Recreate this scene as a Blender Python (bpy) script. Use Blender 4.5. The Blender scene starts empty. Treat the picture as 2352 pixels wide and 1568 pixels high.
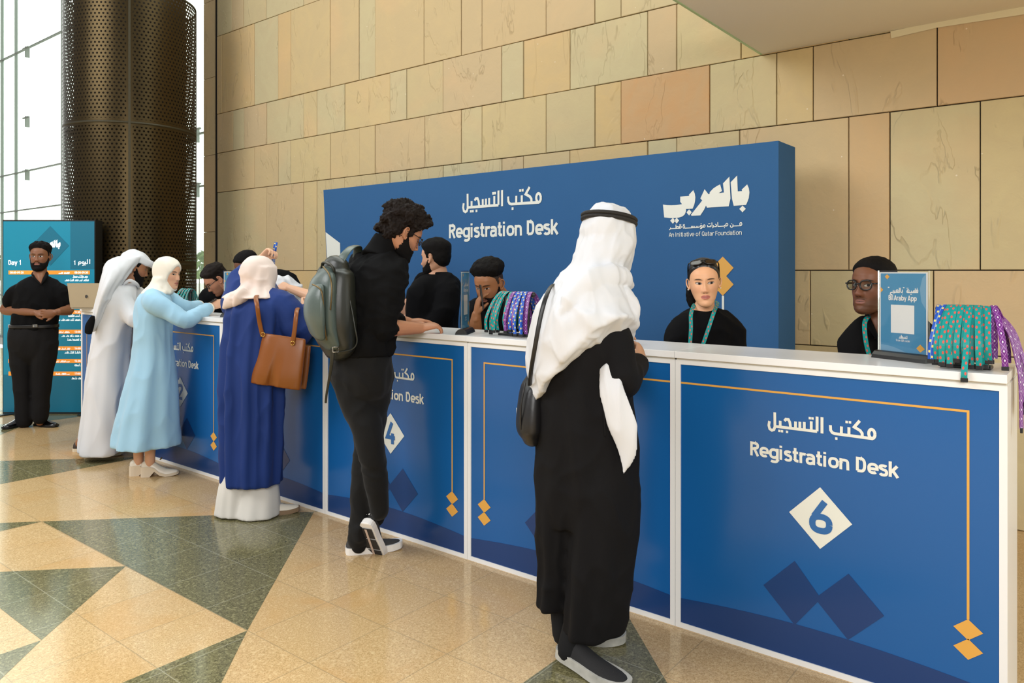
import bpy, bmesh, math, random
from mathutils import Vector, Matrix, noise, geometry

# ------------------------------------------------------------------ camera, sky, lights, exposure
SC = bpy.context.scene
COL = SC.collection
FPX, HZN, EYE, CAMD = 1723.0, 622.0, 1.531, 2.974      # focal length and horizon (2352 x 1568 frame), eye height, distance to the counter
YAW = math.radians(38.4)
FW = Vector((-math.sin(YAW), math.cos(YAW), 0)); RT = Vector((math.cos(YAW), math.sin(YAW), 0)); UP = Vector((0, 0, 1))
cam = bpy.data.cameras.new('camera'); camo = bpy.data.objects.new('camera', cam); COL.objects.link(camo)
camo.location = (0, -CAMD, EYE); camo.rotation_euler = (math.pi/2, 0, YAW)
cam.sensor_width = 36; cam.lens = 36*FPX/2352; cam.shift_y = -(784-HZN)/2352; cam.clip_start = 0.05; cam.clip_end = 300
SC.camera = camo
SC.view_settings.view_transform = 'Standard'; SC.view_settings.look = 'None'
SC.view_settings.exposure = 0.0; SC.view_settings.gamma = 1.0; SC.view_settings.use_curve_mapping = False
SC.cycles.max_bounces = 7; SC.cycles.transparent_max_bounces = 12; SC.cycles.use_denoising = True
SC.cycles.caustics_reflective = False; SC.cycles.caustics_refractive = False; SC.cycles.sample_clamp_indirect = 6

w = bpy.data.worlds.new('daylight'); SC.world = w; w.use_nodes = True
nt = w.node_tree; bg = nt.nodes['Background']
tc = nt.nodes.new('ShaderNodeTexCoord'); sp = nt.nodes.new('ShaderNodeSeparateXYZ'); nt.links.new(tc.outputs['Generated'], sp.inputs[0])
mr = nt.nodes.new('ShaderNodeMapRange'); mr.interpolation_type = 'SMOOTHSTEP'
mr.inputs['From Min'].default_value = -0.25; mr.inputs['From Max'].default_value = 0.3; nt.links.new(sp.outputs['Y'], mr.inputs['Value'])
mx = nt.nodes.new('ShaderNodeMix'); mx.data_type = 'RGBA'; nt.links.new(mr.outputs[0], mx.inputs[0])
mx.inputs['A'].default_value = (0.46, 0.465, 0.47, 1)        # the hall away from the glass
mx.inputs['B'].default_value = (3.6, 3.8, 3.6, 1)         # bright hazy sky beyond the glass
nt.links.new(mx.outputs['Result'], bg.inputs[0]); bg.inputs[1].default_value = 1.0

def area(name, loc, aim, sx, sy, power, color):
    l = bpy.data.lights.new(name, 'AREA'); l.shape = 'RECTANGLE'; l.size = sx; l.size_y = sy; l.energy = power; l.color = color
    o = bpy.data.objects.new(name, l); COL.objects.link(o); o.location = loc
    o.rotation_euler = (Vector(aim)-Vector(loc)).to_track_quat('-Z', 'Y').to_euler(); o['kind'] = 'structure'
area('atrium_light', (-7.0, -6.0, 6.4), (-3, 1, 1.4), 5.0, 4.0, 470, (0.985, 0.99, 1.0))
area('hall_light', (1.8, -5.6, 3.5), (-.9, 1.6, 1.3), 3.0, 2.4, 265, (1.0, 0.99, 0.97))

# ------------------------------------------------------------------ helpers
def at(px, py, d):                       # point seen at a place of the frame, d metres in front of the camera
    return Vector((0, -CAMD, EYE)) + FW*d + RT*(d*(px-1176)/FPX) + UP*(d*(HZN-py)/FPX)
def on_y(px, py, Y):                     # point on the upright plane y = Y
    r = FW + RT*((px-1176)/FPX) + UP*((HZN-py)/FPX); s = (Y+CAMD)/r.y
    return Vector((0, -CAMD, EYE)) + r*s
def on_floor(px, py, Z=0.0):
    r = FW + RT*((px-1176)/FPX) + UP*((HZN-py)/FPX); s = (Z-EYE)/r.z
    return Vector((0, -CAMD, EYE)) + r*s
def lin(c): return c/12.92 if c <= .04045 else ((c+.055)/1.055)**2.4
def rgb(h):
    if isinstance(h, str): return tuple(lin(int(h[i:i+2], 16)/255) for i in (0, 2, 4))
    return tuple(h)
MATS = {}
class N:                                 # small node-tree helper
    def __init__(s, m): s.t = m.node_tree; s.b = s.t.nodes['Principled BSDF']
    def new(s, t, **kw):
        n = s.t.nodes.new('ShaderNode'+t)
        for k, v in kw.items(): setattr(n, k, v)
        return n
    def put(s, sock, v):
        if isinstance(v, bpy.types.NodeSocket): s.t.links.new(v, sock)
        elif v is not None: sock.default_value = v
    def m(s, op, a, b=None, c=None, clamp=False):
        n = s.new('Math', operation=op, use_clamp=clamp); s.put(n.inputs[0], a); s.put(n.inputs[1], b); s.put(n.inputs[2], c); return n.outputs[0]
    def mix(s, f, a, b, mode='MIX'):
        n = s.new('Mix', data_type='RGBA', blend_type=mode); s.put(n.inputs[0], f)
        for k, v in (('A', a), ('B', b)):
            s.put(n.inputs[k], v if isinstance(v, bpy.types.NodeSocket) else (*rgb(v), 1))
        return n.outputs['Result']
    def noise(s, scale, detail=3, vec=None, dist=0, rough=.5, w=None):
        n = s.new('TexNoise'); n.inputs['Scale'].default_value = scale; n.inputs['Detail'].default_value = detail
        n.inputs['Distortion'].default_value = dist; n.inputs['Roughness'].default_value = rough
        if w is not None: n.noise_dimensions = '4D'; s.put(n.inputs['W'], w)
        if vec is not None: s.put(n.inputs['Vector'], vec)
        return n.outputs['Fac']
    def step(s, x, lo, hi):
        n = s.new('MapRange', interpolation_type='SMOOTHSTEP'); s.put(n.inputs['Value'], x)
        n.inputs['From Min'].default_value = lo; n.inputs['From Max'].default_value = hi; return n.outputs[0]
    def obj(s): return s.new('TexCoord').outputs['Object']
    def xyz(s, v):
        n = s.new('SeparateXYZ'); s.put(n.inputs[0], v); return n.outputs
    def bump(s, h, strength, dist=.01):
        n = s.new('Bump'); n.inputs['Strength'].default_value = strength; n.inputs['Distance'].default_value = dist
        s.put(n.inputs['Height'], h); s.put(s.b.inputs['Normal'], n.outputs[0])
def mat(name, col, rough=.5, metal=0, spec=.5, var=None, bump=None, sheen=0, coat=0, emit=None, trans=0, alpha=None):
    if name in MATS: return MATS[name]
    m = bpy.data.materials.new(name); m.use_nodes = True; MATS[name] = m; n = N(m); b = n.b.inputs
    b['Base Color'].default_value = (*rgb(col), 1); b['Roughness'].default_value = rough; b['Metallic'].default_value = metal
    b['Specular IOR Level'].default_value = spec; b['Sheen Weight'].default_value = sheen; b['Coat Weight'].default_value = coat
    b['Transmission Weight'].default_value = trans
    if alpha is not None: b['Alpha'].default_value = alpha
    if emit: b['Emission Color'].default_value = (*rgb(col), 1); b['Emission Strength'].default_value = emit
    if var:                              # (scale, amount): a natural unevenness of the colour
        f = n.noise(var[0], 4, n.obj()); c = rgb(col)
        n.put(b['Base Color'], n.mix(f, tuple(x*(1-var[1]) for x in c), tuple(min(1, x*(1+var[1])) for x in c)))
    if bump: n.bump(n.noise(bump[0], 3, n.obj()), bump[1], bump[2] if len(bump) > 2 else .01)
    return m
def mesh_obj(name, verts, faces, mats, parent=None, smooth=False, fm=None):
    me = bpy.data.meshes.new(name); me.from_pydata([tuple(v) for v in verts], [], faces)
    return link(name, me, mats, parent, smooth, fm)
def link(name, me, mats, parent=None, smooth=False, fm=None):
    for m in (mats if isinstance(mats, (list, tuple)) else [mats]): me.materials.append(m)
    if smooth: me.polygons.foreach_set('use_smooth', [True]*len(me.polygons))
    if fm: me.polygons.foreach_set('material_index', fm)
    me.update()
    o = bpy.data.objects.new(name, me); COL.objects.link(o)
    if parent is not None: adopt(o, parent)
    return o
def adopt(o, parent):
    r = parent; M = Matrix.Identity(4)
    while r is not None and r.type == 'EMPTY': M = Matrix.Translation(r.location); r = r.parent
    o.parent = parent; o.matrix_parent_inverse = M.inverted() if parent.type == 'EMPTY' else Matrix.Identity(4)
def tag(o, label=None, cat=None, group=None, kind=None):
    for k, v in (('label', label), ('category', cat), ('group', group), ('kind', kind)):
        if v: o[k] = v
    return o
def thing(name, label, cat, loc=(0, 0, 0), group=None):
    o = bpy.data.objects.new(name, None); COL.objects.link(o); o.location = loc; o.empty_display_size = .1
    return tag(o, label, cat, group)
class MB:                                # collects shapes for ONE mesh object
    def __init__(s): s.v = []; s.f = []; s.fm = []
    def add(s, vs, fs, mi=0):
        k = len(s.v); s.v += [Vector(v) for v in vs]; s.f += [tuple(i+k for i in f) for f in fs]; s.fm += [mi]*len(fs); return s
    def box(s, lo, hi, mi=0, rot=None, bev=0):
        lo, hi = Vector(lo), Vector(hi)
        if bev:
            bm = bmesh.new(); bmesh.ops.create_cube(bm, size=1)
            for v in bm.verts: v.co = Vector((v.co[i]*(hi-lo)[i] for i in range(3))) + (lo+hi)/2
            bmesh.ops.bevel(bm, geom=bm.edges[:], offset=bev, segments=2, affect='EDGES', profile=.5)
            bm.verts.index_update(); vs = [v.co.copy() for v in bm.verts]; fs = [tuple(v.index for v in f.verts) for f in bm.faces]; bm.free()
        else:
            vs = [Vector((x, y, z)) for x in (lo.x, hi.x) for y in (lo.y, hi.y) for z in (lo.z, hi.z)]
            fs = [(0, 1, 3, 2), (4, 6, 7, 5), (0, 4, 5, 1), (2, 3, 7, 6), (0, 2, 6, 4), (1, 5, 7, 3)]
        if rot: vs = [rot @ v for v in vs]
        return s.add(vs, fs, mi)
    def poly(s, pts, mi=0):              # flat polygon of any outline
        pts = [Vector(p) for p in pts]
        return s.add(pts, [tuple(t) for t in geometry.tessellate_polygon([pts])], mi)
    def tube(s, pts, rad, seg=12, mi=0, side=None, flat=False, n=4, cap=True):
        P, R = spline(pts, rad, n); rings = []
        T = [(P[min(i+1, len(P)-1)]-P[max(i-1, 0)]).normalized() for i in range(len(P))]
        a = Vector(side) if side is not None else (Vector((0, 0, 1)) if abs(T[0].z) < .9 else Vector((1, 0, 0)))
        def ring(p, t, ra, rb):
            nonlocal a
            q = a - t*a.dot(t); q = q.normalized() if q.length > 1e-5 else t.orthogonal().normalized(); b = t.cross(q)
            if side is None: a = q
            return [p + q*(ra*math.cos(2*math.pi*k/seg)) + b*(rb*math.sin(2*math.pi*k/seg)) for k in range(seg)]
        if cap and not flat:
            for c in (.15, .55, .85): rings.append(ring(P[0]-T[0]*min(R[0])*math.sqrt(1-c*c), T[0], R[0][0]*c, R[0][1]*c))
        for p, t, r in zip(P, T, R): rings.append(ring(p, t, *r))
        if cap and not flat:
            for c in (.85, .55, .15): rings.append(ring(P[-1]+T[-1]*min(R[-1])*math.sqrt(1-c*c), T[-1], R[-1][0]*c, R[-1][1]*c))
        return s.rings(rings, mi, cap)
    def rings(s, rings, mi=0, cap=True, close=True):
        k = len(rings[0]); vs = [v for r in rings for v in r]; fs = []
        for i in range(len(rings)-1):
            for j in range(k if close else k-1):
                j2 = (j+1) % k; fs.append((i*k+j, i*k+j2, (i+1)*k+j2, (i+1)*k+j))
        if cap: fs.append(tuple(range(k-1, -1, -1))); fs.append(tuple((len(rings)-1)*k+j for j in range(k)))
        return s.add(vs, fs, mi)
    def ball(s, c, r, seg=16, rot=None, mi=0):
        c = Vector(c); r = Vector((r, r, r)) if not hasattr(r, '__len__') else Vector(r); rs = []
        for i in range(1, seg//2):
            th = math.pi*i/(seg//2)
            rg = [Vector((r.x*math.sin(th)*math.cos(2*math.pi*k/seg), r.y*math.sin(th)*math.sin(2*math.pi*k/seg), r.z*math.cos(th))) for k in range(seg)]
            rs.append([c + (rot @ v if rot else v) for v in rg])
        return s.rings(rs, mi)
    def strip(s, pts, widths, normal_side, thick=.0, mi=0):   # ribbon: pts, half widths, across vectors
        vs = []; fs = []
        for p, h, a in zip(pts, widths, normal_side): vs += [Vector(p)-Vector(a)*h, Vector(p)+Vector(a)*h]
        for i in range(len(pts)-1): fs.append((2*i, 2*i+1, 2*i+3, 2*i+2))
        return s.add(vs, fs, mi)
    def build(s, name, mats, parent=None, smooth=False): return mesh_obj(name, s.v, s.f, mats, parent, smooth, s.fm)
    def mesh(s):
        me = bpy.data.meshes.new('m'); me.from_pydata([tuple(v) for v in s.v], [], s.f); return me
def spline(pts, rad, n=4):
    pts = [Vector(p) for p in pts]
    rad = [(r, r) if not hasattr(r, '__len__') else tuple(r) for r in (rad if hasattr(rad, '__len__') else [rad]*len(pts))]
    P = []; R = []; L = len(pts)
    def cr(a, b, c, d, t): return .5*((2*b) + (c-a)*t + (2*a-5*b+4*c-d)*t*t + (3*b-a-3*c+d)*t**3)
    for i in range(L-1):
        a, b, c, d = pts[max(i-1, 0)], pts[i], pts[i+1], pts[min(i+2, L-1)]
        ra, rb, rc, rd = rad[max(i-1, 0)], rad[i], rad[i+1], rad[min(i+2, L-1)]
        for k in range(n):
            t = k/n; P.append(cr(a, b, c, d, t)); R.append(tuple(max(.0005, cr(ra[q], rb[q], rc[q], rd[q], t)) for q in (0, 1)))
    P.append(pts[-1]); R.append(rad[-1]); return P, R
def remesh(me, voxel, smooth=2, fac=.5):
    o = bpy.data.objects.new('t', me); COL.objects.link(o)
    r = o.modifiers.new('r', 'REMESH'); r.mode = 'VOXEL'; r.voxel_size = voxel
    if smooth: q = o.modifiers.new('s', 'SMOOTH'); q.iterations = smooth; q.factor = fac
    bpy.context.view_layer.update()
    out = bpy.data.meshes.new_from_object(o.evaluated_get(bpy.context.evaluated_depsgraph_get()))
    bpy.data.objects.remove(o); bpy.data.meshes.remove(me); return out

# ------------------------------------------------------------------ lettering: drawn as strokes of even width
def arc(cx, cy, rx, ry, a0, a1, n=9, p=.8):
    o = []
    for i in range(n+1):
        a = math.radians(a0+(a1-a0)*i/n); c, s = math.cos(a), math.sin(a)
        o.append((cx+rx*math.copysign(abs(c)**p, c), cy+ry*math.copysign(abs(s)**p, s)))
    return o
def oval(cx, cy, rx, ry): return arc(cx, cy, rx, ry, 0, 360, 24)
def glyphs(s=.165):                      # capital height 1, x height .74; strokes run along the middle of the line
    h = s/2; X = .74-h; B = h; T = 1-h; w = .25; m = h+w; xm = (X+B)/2; rx = (X-B)/2
    bowl = [oval(m, xm, w, rx)]
    G = {
     'R': ([[(h, 0), (h, T), (.36, T)]+arc(.36, .73, .19, T-.73, 90, -90, 10)+[(h, .46)], [(.33, .46), (.57, 0)]], .66),
     'e': ([[(h, xm-.02), (h+2*w, xm-.02)]+arc(m, xm, w, rx, 0, 310, 20)], .67),
     'g': (bowl+[[(h+2*w, .74), (h+2*w, -.05)]+arc(m, -.05, w, .15, 0, -140, 10)], .72),
     'i': ([[(h, 0), (h, .74)], [(h, .85), (h, 1.0)]], .30),
     's': ([arc(.27, .54, .19, X-.54, 25, 270, 12)[:-1]+arc(.27, .22, .2, .17, 90, -155, 12)], .57),
     't': ([[(.17, .98), (.17, .2)]+arc(.3, .2, .13, .2-B, 180, 270, 5)+[(.40, B)], [(0, .66), (.38, .66)]], .45),
     'r': ([[(h, 0), (h, .74)], [(h, .5)]+arc(.3, .5, .3-h, X-.5, 180, 60, 7)], .42),
     'a': ([arc(.28, .48, .24, X-.48, 150, 0, 10)+[(.52, 0)], [(.52, .4), (.28, .4)]+arc(.27, .23, .19, .17, 90, 270, 10)+[(.32, .06), (.52, .17)]], .66),
     'o': (bowl, .70), 'n': ([[(h, 0), (h, .74)], [(h, .45)]+arc(.31, .45, .31-h, X-.45, 180, 0, 12)+[(.54, 0)]], .68),
     'u': ([[(h, .74), (h, .28)]+arc(.31, .28, .31-h, .28-B, 180, 360, 12)+[(.54, .74)], [(.54, .3), (.54, 0)]], .68),
     'd': (bowl+[[(h+2*w, 0), (h+2*w, 1)]], .72), 'b': (bowl+[[(h, 0), (h, 1)]], .70), 'p': (bowl+[[(h, .74), (h, -.26)]], .70),
     'D': ([[(h, B), (h, T), (.3, T)]+arc(.3, .5, .24, T-.5, 90, -90, 14)+[(h, B)]], .68),
     'k': ([[(h, 0), (h, 1)], [(.5, .74), (.13, .30)], [(.24, .43), (.54, 0)]], .58),
     'A': ([[(.02, 0), (.32, 1)], [(.62, 0), (.32, 1)], [(.12, .26), (.52, .26)]], .68),
     'I': ([[(h, 0), (h, 1)]], .32), 'l': ([[(h, 1), (h, .15)]+arc(.2, .15, .2-h, .15-B, 180, 270, 5)], .42),
     'f': ([[(.17, 0), (.17, .8)]+arc(.3, .8, .13, T-.8, 180, 90, 5)+[(.4, T)], [(0, .66), (.37, .66)]], .42),
     'v': ([[(.04, .74), (.28, 0)], [(.52, .74), (.28, 0)]], .58), 'y': ([[(.04, .74), (.28, 0)], [(.52, .74), (.2, -.26)]], .58),
     'Q': ([oval(.34, .5, .26, T-.5), [(.36, .26), (.62, 0)]], .74), 'F': ([[(h, 0), (h, T), (.52, T)], [(h, .5), (.46, .5)]], .56),
     'B': ([[(h, B), (h, T), (.34, T)]+arc(.34, .73, .18, T-.73, 90, -90, 9)+[(h, .49)], [(.34, .49)]+arc(.34, .28, .2, .21, 90, -90, 9)+[(h, B)]], .66),
     'S': ([arc(.31, .72, .23, T-.72, 20, 270, 12)[:-1]+arc(.31, .27, .23, .23, 90, -160, 12)], .64), 'c': ([arc(m, xm, w, rx, 45, 315, 16)], .6),
     '6': ([[(.46, 1), (.14, .5)]]+[oval(.34, .31, .25, .31-h)], .7), '4': ([[(.42, 1), (.1, .3), (.62, .3)], [(.46, .5), (.46, 0)]], .7),
     '2': ([arc(.33, .72, .24, T-.72, 165, -40, 12)+[(.09, B), (.6, B)]], .7), '5': ([[(.55, T), (.15, T), (.12, .54)]+arc(.31, .32, .24, .24, 120, -150, 12)], .7),
     '3': ([arc(.3, .73, .22, T-.73, 150, -90, 10), arc(.3, .28, .24, .22, 90, -150, 10)], .7), '1': ([[(.1, .72), (.33, .95), (.33, 0)]], .52),
     '0': ([oval(.33, .5, .24, T-.5)], .68), '8': ([oval(.33, .74, .2, .175), oval(.33, .29, .235, .205)], .7), '7': ([[(.08, T), (.6, T), (.25, 0)]], .66), '9': ([oval(.34, .69, .24, .225), [(.57, .62), (.3, 0)]], .7), ':': ([[(h, .1), (h, .26)], [(h, .5), (h, .66)]], .28), '-': ([[(0, .38), (.3, .38)]], .4), ' ': ([], .32)}
    return G
LIFT = [0]
def stroke(mb, pts, s, f):               # one even-width stroke; f maps the flat drawing onto its surface
    n = len(pts); L = []; R = []
    for i in range(n):
        a = Vector(pts[max(i-1, 0)]); b = Vector(pts[i]); c = Vector(pts[min(i+1, n-1)])
        d1 = (b-a).normalized() if i else (c-b).normalized(); d2 = (c-b).normalized() if i < n-1 else d1
        t = d1+d2; t = t.normalized() if t.length > .2 else d1; q = Vector((-t.y, t.x)); k = min(1.8, 1/max(.4, t.dot(d1)))
        L.append(b+q*(s/2*k)); R.append(b-q*(s/2*k))
    LIFT[0] = (LIFT[0]+1) % 23; o = f(0, 0); e = (f(1, 0)-o).cross(f(0, 1)-o).normalized()*((LIFT[0]+1)*.00005)   # strokes lie on one another like paint
    e1 = e.normalized()*.00001
    mb.add([f(*v)+e+e1*i for i, v in enumerate(L)]+[f(*v)+e+e1*i for i, v in enumerate(R)], [(i, i+1, n+i+1, n+i) for i in range(n-1)])
def text_width(txt, s=.185): return sum(glyphs(s)[c][1]+max(0, s-.165)*.9 for c in txt)
def write(mb, txt, f, s=.185):           # drawing units: capital height 1, starts at 0,0
    G = glyphs(s); x = 0
    for c in txt:
        for p in G[c][0]: stroke(mb, [(a+x, b) for a, b in p], s, f)
        x += G[c][1]+max(0, s-.165)*.9
    return x
def ell(cx, cy, rx, ry): return [(cx+rx*math.cos(a*math.pi/9), cy+ry*math.sin(a*math.pi/9)) for a in range(19)]
# the Arabic line «maktab at-tasjil», right to left, drawn in a 1440 x 280 field, y up, baseline at 0
def desk_arabic():
    def q(x, y): return (x-490, (735-.068*(x-600))-y)
    S = [ell(1868, 590, 38, 56), [(1880, 648), (1640, 662), (1400, 678), (1368, 670), (1348, 642), (1345, 578)],
         [(1718, 452), (1650, 545), (1722, 575), (1748, 605), (1750, 652)], [(1583, 560), (1583, 668)], [(1488, 568), (1486, 672)],
         [(1235, 495), (1235, 708)], [(1170, 500), (1170, 692)], [(1170, 695), (880, 716), (590, 738)], [(1092, 575), (1092, 700)],
         [(998, 602), (998, 705)], [(938, 610), (938, 710)], [(878, 618), (878, 716)], [(724, 640), (745, 612), (780, 610), (800, 645), (812, 722)],
         [(665, 648), (665, 732)], [(588, 548), (590, 745), (575, 785), (545, 800), (515, 785), (502, 740), (512, 680)]]
    D = [(1555, 498), (1597, 494), (1422, 737), (1072, 538), (1108, 535), (760, 780), (652, 788), (690, 785)]
    return [[q(*p) for p in s] for s in S], [q(*p) for p in D]
def foundation_arabic():
    def q(x, y): return (x-350, 1270-.043*(x-380)-y)
    S = [ell(1865, 1172, 20, 28), [(1865, 1205), (1705, 1212)], [(1708, 1180), (1705, 1225), (1680, 1240), (1657, 1225), (1655, 1195)],
         ell(1585, 1186, 20, 26), [(1590, 1212), (1402, 1222), (1400, 1140)], [(1538, 1190), (1538, 1215)], [(1350, 1175), (1375, 1200), (1370, 1225), (1325, 1228)],
         [(1310, 1195), (1308, 1235), (1290, 1255)], [(1278, 1145), (1280, 1228)], [(1250, 1195), (1250, 1228), (1190, 1230), (1185, 1195)],
         ell(1118, 1216, 18, 24), [(1120, 1240), (1060, 1243)], ell(1055, 1220, 18, 20), [(1075, 1225), (1065, 1260), (1030, 1268)],
         [(1010, 1215), (1010, 1245), (700, 1262)]]+[[(x, 1216), (x, 1248)] for x in (980, 948, 905, 875, 845)]+[ell(680, 1236, 20, 25), ell(605, 1240, 20, 22),
         [(610, 1264), (385, 1275)], ell(540, 1248, 32, 18), [(505, 1190), (505, 1265)], [(385, 1250), (382, 1280), (355, 1300)]]
    D = [(1682, 1170), (1538, 1245), (1213, 1170), (1235, 1168), (668, 1192), (692, 1190), (590, 1196), (614, 1193), (1052, 1170)]
    return [[q(*p) for p in s] for s in S], [q(*p) for p in D]
def draw_arabic(mb, which, f, s, dot):
    S, D = which
    for p in S: stroke(mb, p, s, f)
    for x, y in D: stroke(mb, [(x, y-dot/2), (x, y+dot/2)], dot, f)
LOGO = [[(210, 688), (300, 700), (410, 703), (520, 697), (640, 680), (600, 630), (600, 525), (800, 512), (790, 490), (888, 395), (920, 470), (932, 540), (925, 620),
         (905, 700), (872, 772), (730, 778), (725, 830), (700, 890), (650, 930), (570, 955), (480, 965), (380, 968), (240, 955)],
        [(1130, 380), (1210, 480), (1235, 478), (1240, 440), (1310, 370), (1380, 325), (1455, 288), (1495, 420), (1425, 462), (1535, 450), (1515, 270), (1645, 140),
         (1668, 570), (1632, 722), (1180, 750), (1160, 705), (1120, 790), (1040, 905), (850, 915), (835, 895), (1080, 605), (1040, 565)],
        [(1672, 250), (1803, 122), (1815, 430), (1905, 425), (1892, 400), (2003, 298), (2035, 370), (2048, 450), (2035, 560), (2010, 630), (1980, 695), (1735, 713), (1700, 580)],
        [(435, 960), (492, 1022), (435, 1084), (376, 1022)], [(520, 957), (576, 1016), (520, 1080), (470, 1018)], [(797, 785), (853, 845), (797, 910), (738, 848)],
        [(1912, 708), (1976, 770), (1910, 838), (1846, 772)]]
LOGO = [[(x-210, (960-.055*(x-210))-y) for x, y in p] for p in LOGO]     # y up, 1840 wide
def draw_logo(mb, f):
    for p in LOGO: mb.poly([f(*q) for q in p])
# ------------------------------------------------------------------ materials of the setting
def stone_mat():
    m = bpy.data.materials.new('sandstone_cladding'); m.use_nodes = True; n = N(m)
    at_ = n.new('Attribute'); at_.attribute_name = 'slab'; sep = n.new('SeparateColor'); n.put(sep.inputs[0], at_.outputs['Color'])
    r, g, b_ = sep.outputs
    mp = n.new('Mapping'); n.put(mp.inputs['Vector'], n.obj()); cb = n.new('CombineXYZ'); n.put(cb.inputs[0], n.m('MULTIPLY', r, 37)); n.put(cb.inputs[2], n.m('MULTIPLY', g, 53)); n.put(mp.inputs['Location'], cb.outputs[0])
    v = mp.outputs[0]
    hue = n.new('ValToRGB'); n.put(hue.inputs[0], r); e = hue.color_ramp
    for p, c in ((0, 'c8b68a'), (.22, 'c8bd95'), (.42, 'cfba88'), (.6, 'c9b38c'), (.78, 'd2b67f'), (.9, 'c8aa85'), (1, 'cc9f6c')):
        el = e.elements[0] if p == 0 else e.elements[-1] if p == 1 else e.elements.new(p)
        el.color = (*rgb(c), 1)
    veins = n.noise(3.2, 6, v, 1.2, .6); cloud = n.noise(1.1, 3, v, .5)
    c = n.mix(n.step(veins, .35, .7), n.mix(.3, hue.outputs[0], 'bdab88'), hue.outputs[0])
    c = n.mix(n.m('MULTIPLY', n.step(cloud, .5, .72), .3), c, 'dfb98a')
    fleck = n.new('TexVoronoi'); fleck.inputs['Scale'].default_value = 7; n.put(fleck.inputs['Vector'], v)
    c = n.mix(n.m('MULTIPLY', n.m('LESS_THAN', fleck.outputs['Distance'], .035), .6), c, 'efe6d2')
    n.put(n.b.inputs['Base Color'], c); n.b.inputs['Roughness'].default_value = .75; n.b.inputs['Specular IOR Level'].default_value = .25
    # cleft face: terraces of a warped noise give thin ledges
    mp2 = n.new('Mapping'); n.put(mp2.inputs['Vector'], v); mp2.inputs['Scale'].default_value = (2.0, 1, .75); mp2.inputs['Rotation'].default_value = (0, .5, 0)
    t = n.m('MULTIPLY', n.noise(1.5, 4, mp2.outputs[0], .55, .6), 3.4); fl = n.m('FLOOR', t); fr = n.step(n.m('SUBTRACT', t, fl), .90, 1.0)
    hgt = n.m('ADD', n.m('MULTIPLY', n.m('ADD', fl, fr), 1.0), n.m('MULTIPLY', n.noise(14, 4, v, .6), .9))
    n.put(n.b.inputs['Base Color'], n.mix(n.m('MULTIPLY', fr, n.m('MULTIPLY', n.step(n.noise(2.1, 2, v), .48, .66), .34)), c, '77623f'))
    n.bump(hgt, .62, .007)
    return m
def floor_mat(name, base, dark, light, tint, scale, oranges):
    m = bpy.data.materials.new(name); m.use_nodes = True; n = N(m); v = n.obj(); x, y, z = n.xyz(v)
    X = n.m('DIVIDE', n.m('ADD', x, 1.69), .378); Y = n.m('DIVIDE', n.m('ADD', y, .013), .386)
    fx, fy = n.m('FLOOR', X), n.m('FLOOR', Y); cb = n.new('CombineXYZ'); n.put(cb.inputs[0], fx); n.put(cb.inputs[1], fy)
    wn = n.new('TexWhiteNoise'); n.put(wn.inputs[0], cb.outputs[0]); rnd = wn.outputs[0]
    s1 = n.noise(scale, 2, v, 0, .6, n.m('MULTIPLY', rnd, 20)); s2 = n.noise(scale*.45, 3, v, .4, .6, n.m('MULTIPLY', rnd, 30)); s3 = n.noise(2.2, 3, v, .8, .5, n.m('MULTIPLY', rnd, 40))
    c = n.mix(n.step(s1, .30, .60), dark, base); c = n.mix(n.m('MULTIPLY', n.step(s2, .5, .66), .75), c, light)
    c = n.mix(n.m('MULTIPLY', n.step(s3, .45, .7), n.m('MULTIPLY', rnd, oranges)), c, tint)
    c = n.mix(n.m('MULTIPLY', n.step(rnd, .0, 1.), .10), c, dark)
    def line(F): f = n.m('FRACT', F); return n.m('MAXIMUM', n.m('LESS_THAN', f, .008), n.m('GREATER_THAN', f, .996))
    j = n.m('MAXIMUM', line(X), line(Y)); c = n.mix(n.m('MULTIPLY', j, .5), c, '8a7a5c' if oranges > .3 else 'a8a48c')
    n.put(n.b.inputs['Base Color'], c); n.b.inputs['Specular IOR Level'].default_value = .5
    n.put(n.b.inputs['Roughness'], n.m('ADD', n.m('MULTIPLY', n.noise(1.7, 3, v), .08), .08))
    n.bump(n.noise(160, 2, v), .04, .001)
    return m
STONE = stone_mat()
GRANITE = floor_mat('beige_granite', 'cbab7c', 'a88a5c', 'd8bc8f', 'c59350', 190, .55)
GREEN = floor_mat('green_granite', '76704f', '4c4831', '97906a', '78714c', 150, .12)
WHITE = mat('white_laminate', 'e9eaea', .28, spec=.5, coat=.15)
FRAME = mat('white_frame', 'e6e7e6', .35)
PAINT = mat('white_plaster', 'e6e1d6', .85, bump=(60, .05))
BLUE = mat('printed_blue_vinyl', '155a9c', .2, spec=.5, bump=(140, .03, .002))
BLUE_DARK = mat('printed_navy', '183b70', .22)
FABRIC = mat('printed_blue_fabric', '34608f', .85, spec=.2, var=(3, .04), bump=(220, .15, .003))
GOLD = mat('printed_gold', 'd9a24a', .45)
PALE = mat('printed_offwhite', 'e2e4da', .45)
BLACK = mat('black_plastic', '151515', .35)
JOINT = mat('dark_joint', '2b241b', .9)  # dark backing of the cladding, seen in the joints between slabs

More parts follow.
